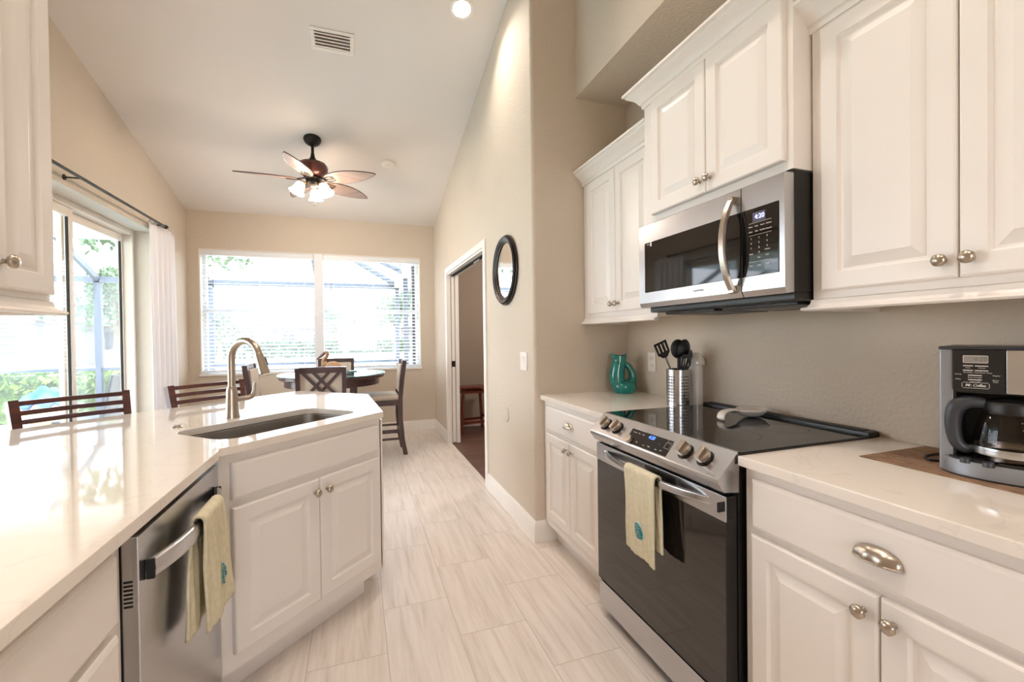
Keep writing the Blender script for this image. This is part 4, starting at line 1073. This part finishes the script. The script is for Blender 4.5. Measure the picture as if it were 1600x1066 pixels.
# ================================================================== DINING SET
def dining_chair(label, loc, rz):
    """seat faces local -y... the sitter looks towards -y; back at +y"""
    t = thing('dining_chair', label, 'dining chair', loc, rz, 'dining chairs round the table')
    w = .19
    for s in (-1, 1):
        b = MB(); b.bar([(s*.175, .255, 0), (s*.178, .225, .16), (s*.18, .205, .40), (s*.183, .205, .62), (s*.186, .225, .82), (s*.188, .255, 1.03)], .036, .046, (0, 1, 0)); b.build('rear_leg', 'espresso', t, angle=30)
        b = MB(); b.bar([(s*.18, -.17, 0), (s*.18, -.17, .58)], .036, .036, (0, 1, 0)); b.build('front_leg', 'espresso', t)
    b = MB(); b.box(-.2, .2, -.19, .20, .545, .60, .004); b.build('seat_frame', 'espresso', t)
    b = MB(); b.box(-.205, .205, -.20, .195, .60, .66, .025, 4); b.build('seat_cushion', 'upholstery', t, angle=60)
    b = MB(); b.bar([(-.17, .212, .69), (-.17, .228, .84), (-.17, .245, .985)], .001, .001)
    b = MB(); b.prism([(.213, .69), (.218, .80), (.236, .985), (.212, .985), (.195, .80), (.19, .69)], -.168, .168, 'x'); b.build('back_panel', 'upholstery', t, angle=40)
    b = MB(); b.bar([(-.19, .25, 1.005), (0, .262, 1.008), (.19, .25, 1.005)], .026, .052, (0, .1, 1)); b.build('top_rail', 'espresso', t, angle=30)
    b = MB(); b.bar([(-.18, .214, .685), (.18, .214, .685)], .028, .045, (0, 0, 1)); b.build('lower_rail', 'espresso', t)
    # W lattice on the outside of the back
    def bk(x, z): return (x, .2165+max(0, (z-.70))*.075+.006, z)
    b = MB()
    for (xa, za), (xb, zb) in (((-.150, .985), (.095, .71)), ((-.065, .985), (.150, .745)), ((.065, .985), (-.150, .745)), ((.150, .985), (-.095, .71))):
        b.bar([bk(xa, za), bk((xa+xb)/2, (za+zb)/2), bk(xb, zb)], .026, .012, (0, 1, 0))
    b.build('back_lattice', 'espresso', t)
    for y, z in ((-.17, .20), (.21, .26)):
        b = MB(); b.box(-.17, .17, y-.009, y+.009, z-.016, z+.016, .002); b.build('stretcher', 'espresso', t)
    for s in (-1, 1):
        for z in (.18, .27):
            b = MB(); b.box(s*.178-.009, s*.178+.009, -.17, .21, z-.012, z+.012, .002); b.build('stretcher', 'espresso', t)
    return t
TX, TY = -.24, 4.97
c1 = dining_chair('cream and espresso dining chair seen side-on at the right of the table', (.23, 5.12, 0), -PI/2)
copy_tree(c1, (-.30, 4.43, 0), PI, 'dining chair with W-shaped lattice back towards the kitchen, in front of the table')
copy_tree(c1, (-.245, 5.60, 0), 0, 'dining chair on the window side of the table, partly behind the pelican')
copy_tree(c1, (-.765, 5.02, 0), PI/2, 'dining chair at the left of the table, beside the faucet spout')
t = thing('dining_table', 'round counter-height dark dining table with a glass top', 'dining table', (TX, TY, 0))
b = MB(); b.lathe([(.001, .868), (.500, .868), (.512, .876), (.512, .900), (.505, .908), (.001, .908)], (0, 0, 0), (0, 0, 1), 72); b.build('tabletop', 'espresso', t, angle=40)
b = MB(); b.lathe([(.44, .80), (.46, .80), (.46, .870), (.44, .870)], (0, 0, 0), (0, 0, 1), 64); b.build('apron', 'espresso', t, angle=40)
for sx in (-1, 1):
    for sy in (-1, 1):
        b = MB(); b.box(sx*.2-.035, sx*.2+.035, sy*.2-.035, sy*.2+.035, 0, .87, .004); b.build('leg', 'espresso', t)
b = MB(); b.box(-.21, .21, -.21, .21, .24, .27, .004); b.build('lower_shelf', 'espresso', t)
b = MB(); b.lathe([(.001, .9085), (.522, .9085), (.525, .911), (.525, .917), (.522, .9195), (.001, .9195)], (TX, TY, 0), (0, 0, 1), 80); tag(b.build('glass_tabletop', 'glasstop', angle=40), 'round clear glass sheet lying on the dark dining table', 'glass top')
# pelican carving
t = thing('pelican_carving', 'carved wooden pelican figurine sitting on the dining table', 'figurine', (-.262, 4.98, .920), 0); t.scale = (1.2, 1.2, 1.15)
b = MB()
def PB(a, z, d=0): return VR*a+VF*d+VZ*z
b.tube([PB(-.052, .060), PB(-.035, .058), PB(0, .062), PB(.035, .060), PB(.065, .050), PB(.095, .036), PB(.125, .018)], [.012, .034, .046, .046, .038, .024, .006], 16); b.build('body', 'carved', t, angle=80, subsurf=1)
b = MB(); b.tube([PB(-.038, .062), PB(-.062, .085), PB(-.066, .115), PB(-.044, .140), PB(-.026, .160), PB(-.030, .184), PB(-.042, .192)], [.030, .026, .019, .015, .015, .016, .014], 14); hd = b.build('neck_and_head', 'carved', t, angle=80, subsurf=1)
b = MB(); b.tube([PB(-.038, .190), PB(-.065, .172), PB(-.100, .142), PB(-.132, .118)], [.013, .013, .009, .002], 12, flat=.7); b.build('bill', 'motorwood', t, angle=80)
for s in (-1, 1):
    b = MB(); b.ball(PB(-.036, .190, s*.013), .0035, 8, 6); b.build('eye', 'inner', t)
    b = MB(); b.tube([PB(-.01, .070, s*.036), PB(.03, .068, s*.042), (PB(.08, .050, s*.030)), PB(.13, .026, s*.008)], [.018, .026, .018, .003], 10, flat=.35, up=(0, 0, 1)); b.build('wing', 'carved', t, angle=80)
b = MB(); b.lathe([(.05, 0), (.055, .004), (.05, .014), (.035, .022), (.001, .026)], PB(.01, 0), (0, 0, 1), 24); b.build('base', 'carved', t)
b = MB(); b.lathe([(.001, 0), (.05, 0), (.055, .004), (.055, .010), (.001, .012)], (-.055, 5.07, .920), (0, 0, 1), 32); tag(b.build('coaster', 'teal'), 'flat teal coaster on the glass table right of the pelican', 'coaster')
# wooden stool in the next room
t = thing('wooden_stool', 'red-brown wooden stool seen through the doorway', 'stool', (1.46, 5.84, 0), .1)
b = MB(); b.box(-.21, .21, -.13, .13, .585, .612, .006); b.build('seat', 'redwood', t)
for sx in (-1, 1):
    for sy in (-1, 1):
        b = MB(); b.bar([(sx*.20, sy*.135, 0), (sx*.15, sy*.095, .585)], .032, .032, (0, 1, 0)); b.build('leg', 'redwood', t)
for z, k in ((.54, .153), (.14, .188)):
    for sy in (-1, 1):
        b = MB(); b.box(-k, k, sy*(k-.06)-.009, sy*(k-.06)+.009, z-.02, z+.02, .002); b.build('rail', 'redwood', t)
    for sx in (-1, 1):
        b = MB(); b.box(sx*k-.009, sx*k+.009, -(k-.06), k-.06, z-.02+.05*(z < .3), z+.02+.05*(z < .3), .002); b.build('rail', 'redwood', t)
# ================================================================== CEILING FIXTURES
FXc, FYc = -.378, 4.678
zt = zc(FYc)
CN = Vector((0, -.25, -1)).normalized()        # ceiling normal pointing into the room
t = thing('ceiling_fan', 'five-blade ceiling fan with dark downrod and three lit glass shades', 'ceiling fan', (FXc, FYc, 0))
b = MB(); b.lathe([(.078, 0), (.080, .012), (.072, .034), (.050, .056), (.026, .066), (.001, .068)], (0, 0, zt), CN, 36); b.build('canopy', 'bronze', t, angle=50)
b = MB(); b.cyl((0, 0, zt-.05), (0, 0, 3.02), .0135); b.lathe([(.016, .085), (.02, .055), (.032, .03), (.05, .012), (.062, 0)], (0, 0, 2.985), (0, 0, 1), 28); b.build('downrod', 'bronze', t, angle=50)
b = MB(); b.lathe([(.07, 2.988), (.118, 2.972), (.134, 2.945), (.134, 2.905), (.122, 2.875), (.095, 2.852), (.07, 2.845)], (0, 0, 0), (0, 0, 1), 48, lambda a, k: 1+.015*math.cos(12*a)); b.build('motor_housing', 'motorwood', t, angle=50)
b = MB(); b.lathe([(.075, 2.848), (.082, 2.842), (.082, 2.826), (.066, 2.818), (.064, 2.786), (.070, 2.780), (.062, 2.758), (.03, 2.748), (.001, 2.747)], (0, 0, 0), (0, 0, 1), 36); b.build('switch_housing', 'bronze', t, angle=40)
ph0 = math.radians(-32)
for i in range(5):
    a = ph0+i*2*PI/5
    m = Matrix.Rotation(a, 4, 'Z') @ Matrix.Translation((0, 0, 2.812)) @ Matrix.Rotation(math.radians(-14), 4, 'X')
    # leaf-shaped blade
    up, lo = [], []
    for k in range(25):
        f = k/24; x = .145+f*.52
        hw = .092*(math.sin(PI*min(1, (f*.93+.07))**.82))**.75 if f < 1 else 0.001
        up.append((x, hw)); lo.append((x, -hw))
    poly = up+lo[::-1][1:]
    b = MB(); b.prism(poly, -.004, .004); b.xform(m); bl = b.build('blade', 'blade', t, angle=40)
    b = MB(); pts = [(x, y, 0) for x, y in poly]; b.tube([m @ Vector(p) for p in pts], .0052, 6, closed=True); b.build('blade_rim', 'bladeedge', bl)
    b = MB(); m2 = Matrix.Rotation(a, 4, 'Z') @ Matrix.Translation((0, 0, 2.812))
    b.bar([m2 @ Vector(p) for p in ((.06, 0, .018), (.10, 0, .005), (.14, 0, -.006))], .03, .010)
    for s in (-1, 0, 1):
        b.tube([m @ Vector(p) for p in ((.12, s*.012, -.008), (.16, s*.032, -.010), (.20, s*.036, -.010), (.235, s*.020, -.009))], .0042, 6)
    b.build('blade_iron', 'bronze', bl)
for i in range(3):
    a = math.radians(205+i*120)
    dirv = Vector((math.cos(a), math.sin(a), 0))
    b = MB(); b.tube([dirv*.045+VZ*2.772, dirv*.085+VZ*2.775, dirv*.108+VZ*2.765], [.009, .009, .009], 10); b.lathe([(.012, 0), (.026, .006), (.029, .02), (.027, .03)], dirv*.100+VZ*2.782, (dirv*.45-VZ).normalized(), 20); ar = b.build('light_arm', 'brass', t, angle=50)
    axv = (dirv*.45-VZ).normalized(); o = dirv*.100+VZ*2.782+axv*.02
    b = MB(); b.lathe([(.026, 0), (.036, .012), (.044, .035), (.047, .060), (.053, .082), (.066, .104), (.070, .108), (.066, .106), (.050, .082), (.044, .060), (.040, .035), (.030, .014), (.001, .012)], o, axv, 32, lambda q, k: 1+.01*math.cos(10*q)); b.build('glass_shade', 'lit', t, angle=60)
    pl = bpy.data.lights.new('fan_bulb', 'POINT'); pl.energy = 10; pl.color = WARM; pl.shadow_soft_size = .03
    po = bpy.data.objects.new('fan_bulb', pl); COL.objects.link(po); po.parent = t; po.location = o+axv*.118
b = MB(); b.tube([(.012, -.02, 2.75), (.012, -.02, 2.585)], .0012, 5); b.lathe([(.003, 0), (.007, .008), (.004, .022)], (.012, -.02, 2.563), (0, 0, 1), 10); b.build('pull_chain', 'bronze', t)
def on_ceiling(x, y): return (x, y, zc(y))
CE = math.atan(.25)                             # ceiling pitch
def ceil_thing(name, label, cat, x, y, group=None):
    t = thing(name, label, cat, on_ceiling(x, y), 0, group); t.rotation_euler = (-CE, 0, 0); return t     # local -z points into the room
t = ceil_thing('smoke_detector', 'round white smoke detector on the ceiling right of the fan', 'smoke detector', .341, 4.918)
b = MB(); b.lathe([(.066, 0), (.066, .008), (.070, .009), (.070, .024), (.056, .034), (.030, .038), (.001, .039)], (0, 0, 0), (0, 0, -1), 36); b.build('body', 'whiteplastic', t, angle=40)
b = MB(); b.lathe([(.028, .0375), (.026, .043), (.001, .044)], (0, 0, 0), (0, 0, -1), 24); b.build('button', 'whiteplastic', t)
t = ceil_thing('air_vent', 'white louvred air vent on the sloping ceiling', 'air vent', -.138, 3.555)
b = MB(); hx, hy = .150, .098
b.box(-hx, hx, -hy, -hy+.028, -.009, 0, .003); b.box(-hx, hx, hy-.028, hy, -.009, 0, .003); b.box(-hx, -hx+.028, -hy+.0285, hy-.0285, -.009, 0, .002); b.box(hx-.028, hx, -hy+.0285, hy-.0285, -.009, 0, .002); b.build('frame', 'trim', t)
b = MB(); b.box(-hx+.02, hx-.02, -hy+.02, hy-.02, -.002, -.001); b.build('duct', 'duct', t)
b = MB()
for i in range(5):
    y = -hy+.040+i*.0285
    b.loops([[(x, y-.0105, -.0155), (x, y-.0105, -.017), (x, y+.0105, -.0065), (x, y+.0105, -.005)] for x in (-hx+.026, hx-.026)])
b.build('louvres', 'trim', t)
b = MB(); b.box(hx-.034, hx-.030, .0, .02, -.02, -.006); b.build('damper_lever', 'nickel', t)
def downlight(x, y, label, power):
    t = ceil_thing('recessed_downlight', label, 'ceiling light', x, y, 'recessed ceiling lights')
    b = MB(); b.lathe([(.062, 0), (.085, 0), (.084, .004), (.066, .006), (.062, .003)], (0, 0, 0), (0, 0, -1), 40); b.build('trim_ring', 'trim', t, angle=40)
    b = MB(); b.lathe([(.001, .002), (.063, .002), (.063, .0035), (.001, .0038)], (0, 0, 0), (0, 0, -1), 36); b.build('lens', 'lens', t)
    al = bpy.data.lights.new('downlight_beam', 'AREA'); al.shape = 'DISK'; al.size = .12; al.energy = power; al.color = WARM; al.spread = math.radians(125)
    ao = bpy.data.objects.new('downlight_beam', al); COL.objects.link(ao); ao.parent = t; ao.location = (0, 0, -.008)
DL = 9.5
downlight(.737, 3.09, 'lit round recessed downlight at the top of the sloping ceiling', DL*.6)
for x, y in ((.55, 1.25), (-.55, 1.25), (.55, -.5), (-.55, -.5)): downlight(x, y, 'lit round recessed downlight above the kitchen, out of the picture', DL)
# ================================================================== OUTDOORS
GZ = -.12
b = MB(); b.box(-60, 60, -20, 90, GZ-.3, GZ-.04); struct(b.build('ground_lawn', 'lawn'))
b = MB(); b.box(-7.6, -2.2, -6, 9.9, GZ-.05, GZ); b.box(-2.2, .9, 6.45, 9.9, GZ-.05, GZ); struct(b.build('floor_patio', 'patio'))
b = MB(); b.box(-7.0, -4.2, 1.0, 8.3, GZ-.02, GZ+.004); struct(b.build('pool_water', 'water'))
# covered lanai roof outside the sliding door
b = MB(); b.box(-4.6, -2.2, -2, 6.35, 2.62, 2.72); struct(b.build('ceiling_lanai', 'stucco'))
b = MB(); b.box(-6.2, -2.2, 6.2, 6.42, 2.46, 2.62, .006); struct(b.build('trim_lanai_beam', 'white_alu'))
b = MB(); b.box(.81, 1.3, 6.42, 6.6, GZ, 2.9); struct(b.build('wall_outside', 'stucco'))
# pool cage
cage = thing('pool_cage', 'screened aluminium pool enclosure outside the windows', 'screen enclosure', (0, 9.6, GZ))
def cz(z): return z-GZ
posts = (-7.4, -5.9, -4.22, -2.54, -.73, .81)
for x in posts:
    b = MB(); b.box(x-.04, x+.04, -.05, .05, 0, cz(2.35)); b.build('post', 'alu', cage)
    b = MB(); b.bar([(x, 0, cz(2.35)), (x, -2.6, cz(3.55)), (x, -3.2, cz(3.6))], .06, .10); b.build('roof_beam', 'alu', cage)
for y in (-1.7, -2.95):
    b = MB(); b.box(.77, .85, y-.05, y+.05, 0, cz(2.38)); b.build('post', 'alu', cage)
b = MB(); b.box(-7.45, .86, -.05, .05, cz(2.30), cz(2.40)); b.build('eave_beam', 'alu', cage)
b = MB(); b.box(.75, .87, -3.15, 0, cz(2.32), cz(2.44)); b.build('gutter_beam', 'white_alu', cage)
b = MB(); b.box(-7.45, .86, -.025, .025, cz(.77), cz(.82)); b.build('chair_rail', 'alu', cage)
b = MB(); b.box(.785, .835, -3.15, 0, cz(.77), cz(.82)); b.build('chair_rail', 'alu', cage)
b = MB(); b.bar([(.81, 0, cz(2.37)), (-1.79, -2.6, cz(3.55))], .06, .09); b.build('hip_beam', 'alu', cage)
b = MB(); b.bar([(.81, -1.7, cz(2.40)), (-.7, -1.7, cz(3.1))], .05, .08); b.build('hip_beam', 'alu', cage)
b = MB(); b.bar([(-7.4, -2.6, cz(3.55)), (-1.79, -2.6, cz(3.55))], .06, .09); b.build('purlin', 'alu', cage)
for i in range(5):
    x0, x1 = posts[i]+.045, posts[i+1]-.045
    b = MB(); b.box(x0, x1, -.0015, .0015, .0, cz(2.3)); b.build('screen_panel', 'screen', cage)
b = MB(); b.quad((.8, -.02, cz(2.41)), (-1.79, -2.6, cz(3.56)), (-1.79, -3.1, cz(3.56)), (.8, -3.1, cz(2.43))); b.build('roof_screen', 'screen', cage, solid=.002)
# hedge behind the cage
def leaf_cloud(b, n, fn, size):
    for _ in range(n):
        p = Vector(fn()); s = size*random.uniform(.6, 1.3)
        d = Vector((random.uniform(-1, 1), random.uniform(-1, 1), random.uniform(-.3, 1))).normalized(); e = d.orthogonal().normalized()
        e.rotate(Matrix.Rotation(random.uniform(0, 6.28), 3, d)); f = d.cross(e)
        vs = [b.bm.verts.new(p+e*s), b.bm.verts.new(p+f*s*.45+d*s*.12), b.bm.verts.new(p-e*s*.8), b.bm.verts.new(p-f*s*.45+d*s*.12)]
        b.bm.faces.new(vs)
b = MB()
leaf_cloud(b, 8000, lambda: (random.uniform(-9.5, -3.2), 10.35+random.uniform(-.42, .35), GZ+abs(random.gauss(.55, .25)) % .86), .085)
b.box(-9.4, -3.3, 10.1, 10.6, GZ, GZ+.6)
hg = b.build('hedge', 'hedge', fix=False); hg['kind'] = 'stuff'; tag(hg, 'clipped green hedge outside beyond the pool cage', 'hedge')
def tree(name, label, x, y, h, r, n, trunk=.16, mat='leafa', cz0=None):
    t = thing(name, label, 'tree', (x, y, GZ-.05), 0, 'trees beyond the lawn')
    b = MB(); b.tube([(0, 0, 0), (.05*h*.3, 0, h*.35), (.02, .05, h*.7)], [trunk, trunk*.8, trunk*.5], 10)
    for k in range(4):
        a = k*1.7; b.tube([(0, 0, h*.45), (math.cos(a)*r*.5, math.sin(a)*r*.5, h*.75)], [trunk*.5, trunk*.15], 8)
    b.build('trunk', 'bark', t)
    cl = [(random.uniform(-.6, .6)*r, random.uniform(-.6, .6)*r, h*random.uniform(.6, .95), r*random.uniform(.35, .6)) for _ in range(9)]
    b = MB()
    def f():
        c = random.choice(cl); d = Vector((random.gauss(0, 1), random.gauss(0, 1), random.gauss(0, .8))).normalized()*c[3]*random.uniform(.5, 1)
        return (c[0]+d.x, c[1]+d.y, c[2]+d.z*.8)
    leaf_cloud(b, n, f, .16*max(1, r/2.5)); b.build('crown', mat, t, fix=False)
tree('shade_tree', 'loose branched tree outside, upper left of the back window', -4.6, 13.6, 6.2, 2.6, 1500)
tree('shade_tree', 'leafy tree outside the right pane of the sliding door', -10.4, 25.0, 4.5, 2.4, 2000)
tree('shade_tree', 'leafy tree at the left edge behind the sliding door glass', -13.0, 21.2, 3.9, 1.9, 1800)
tree('shade_tree', 'broad low tree beyond the lawn, left half of the back window', -8.6, 34, 3.1, 2.3, 1800)
tree('shade_tree', 'small distant tree near the middle of the back window', -2.0, 44, 4.2, 2.4, 1200)
tree('shade_tree', 'slender tree beyond the lawn, right half of the back window', 2.4, 30, 4.6, 1.5, 1300, mat='leafb')
# arching palm-like shrub close to the cage
t = thing('palm_shrub', 'bright green arching palm shrub outside, lower right of the back window', 'shrub', (.15, 10.9, GZ-.04))
b = MB()
for k in range(34):
    a = random.uniform(0, 6.28); ln = random.uniform(.6, 1.05); L = []
    for i in range(7):
        f = i/6; L.append(Vector((math.cos(a)*ln*f, math.sin(a)*ln*f, 1.1*ln*math.sin(f*2.2)*.9)))
    s = Vector((-math.sin(a), math.cos(a), 0))
    for i in range(6):
        w0, w1 = .03*(1-i/6.5), .03*(1-(i+1)/6.5)
        b.quad(L[i]-s*w0, L[i]+s*w0, L[i+1]+s*w1, L[i+1]-s*w1)
b.build('fronds', 'hedge', t, fix=False)
b = MB(); b.tube([(0, 0, 0), (0, 0, .25)], [.06, .04], 8); b.build('stem', 'bark', t)
def house(label, x, y, w_, d_, h, rh, rz=0.0):
    t = thing('house', label, 'house', (x, y, GZ-.05), rz, 'houses beyond the lawn')
    b = MB(); b.box(-w_/2, w_/2, -d_/2, d_/2, 0, h); b.build('wall', 'farwall', t)
    o = .5; b = MB()
    B = [(-w_/2-o, -d_/2-o, h), (w_/2+o, -d_/2-o, h), (w_/2+o, d_/2+o, h), (-w_/2-o, d_/2+o, h)]
    k = w_/2-d_/2 if w_ > d_ else .3
    vs = [b.bm.verts.new(p) for p in B]+[b.bm.verts.new((-k, 0, h+rh)), b.bm.verts.new((k, 0, h+rh))]
    for f in ((0, 1, 5, 4), (2, 3, 4, 5), (1, 2, 5), (3, 0, 4), (3, 2, 1, 0)): b.bm.faces.new([vs[i] for i in f])
    b.build('roof', 'farroof', t, angle=10)
    for i in range(3):
        xx = -w_*.3+i*w_*.3
        b = MB(); b.box(xx-.7, xx+.7, -d_/2-.03, -d_/2+.02, .9, 2.1); wf = b.build('window', 'charcoal', t)
        b = MB(); b.box(xx-.03, xx+.03, -d_/2-.05, -d_/2-.02, .9, 2.1); b.build('mullion', 'white_alu', wf)
house('low grey-roofed house across the lawn, seen through the sliding door', -18.6, 42, 9, 7, 2.5, 1.4)
house('low grey-roofed house across the lawn, seen through the middle of the back window', -4.5, 66, 12, 9, 2.7, 2.0)
house('low grey-roofed house at the right of the back window view', 10.5, 56, 10, 8, 2.6, 1.8)
house('pale house behind the left glass panel of the sliding door', -18.0, 31, 6, 6, 2.5, 1.3)
for i, (x, y, n) in enumerate(((-6.2, 38, 4.5), (.6, 42, 5))):
    b = MB(); leaf_cloud(b, 1600, lambda: (x+random.uniform(-n/2, n/2)*1.6, y+random.uniform(-.5, .5), GZ+random.uniform(0, 1.25)), .22)
    h_ = b.build('hedge', 'leafa', fix=False); h_['kind'] = 'stuff'; tag(h_, ['dark distant hedge beyond the lawn, left half of the back window', 'dark distant hedge beyond the lawn, right half of the back window'][i], 'hedge')
# patio pieces glimpsed over the stools
t = thing('patio_chair', 'grey sling patio chair outside, behind the right end of the cherry stool', 'patio chair', (-3.56, 7.25, GZ), math.radians(-90))
b = MB(); b.prism([(.0, .38), (.48, .34), (.50, .36), (.62, .95), (.60, .96), (.46, .40), (.0, .41)], -.26, .26, 'x'); b.build('sling_seat', 'patiochair', t, angle=40)
for s in (-1, 1):
    b = MB(); b.tube([(s*.28, .05, 0), (s*.28, .0, .38), (s*.28, .5, .34), (s*.28, .62, .97)], .016, 8); b.tube([(s*.28, .55, 0), (s*.28, .45, .37)], .016, 8); b.build('frame', 'alu', t)
t = thing('patio_chair', 'pale curved patio chair at the far left edge behind the glass', 'patio chair', (-5.42, 8.3, GZ), math.radians(200))
b = MB(); b.grid(lambda u, v: (.28*math.cos(PI*u), .2+.2*math.sin(PI*u), .4+.55*v*(math.sin(PI*u)**.5 if 0 < u < 1 else .2)), 20, 6); b.build('back', 'white_alu', t, solid=.02, angle=60)
b = MB(); b.lathe([(.27, .36), (.29, .38), (.27, .42), (.001, .42)], (0, .18, 0), (0, 0, 1), 24); b.build('seat', 'white_alu', t)
for a in range(4):
    b = MB(); q_ = a*PI/2+.78; b.cyl((.25*math.cos(q_), .18+.22*math.sin(q_), 0), (.2*math.cos(q_), .18+.18*math.sin(q_), .38), .014); b.build('leg', 'white_alu', t)
t = thing('planter_bowl', 'wide tan planter bowl outside behind the cherry stool', 'planter', (-4.62, 8.95, GZ))
b = MB(); b.lathe([(.001, 0), (.2, 0), (.16, .06), (.16, .14), (.24, .18), (.42, .34), (.45, .38), (.42, .39), (.36, .34), (.001, .32)], (0, 0, 0), (0, 0, 1), 36); b.build('bowl', 'pot', t, angle=50)
b = MB()
b.grid(lambda u, v: (-.32+.64*u, -.2+.4*v, .36+.26*math.sin(PI*u)**.8*math.sin(PI*v)**.8+.05*math.sin(u*17)*math.sin(v*13+2)), 26, 18); bc = b.build('pool_towel', 'bluecloth', None, angle=60, solid=.03); bc.location = (-4.62, 8.95, GZ+.045)
tag(bc, 'crumpled blue towel heaped on the tan planter outside', 'towel')
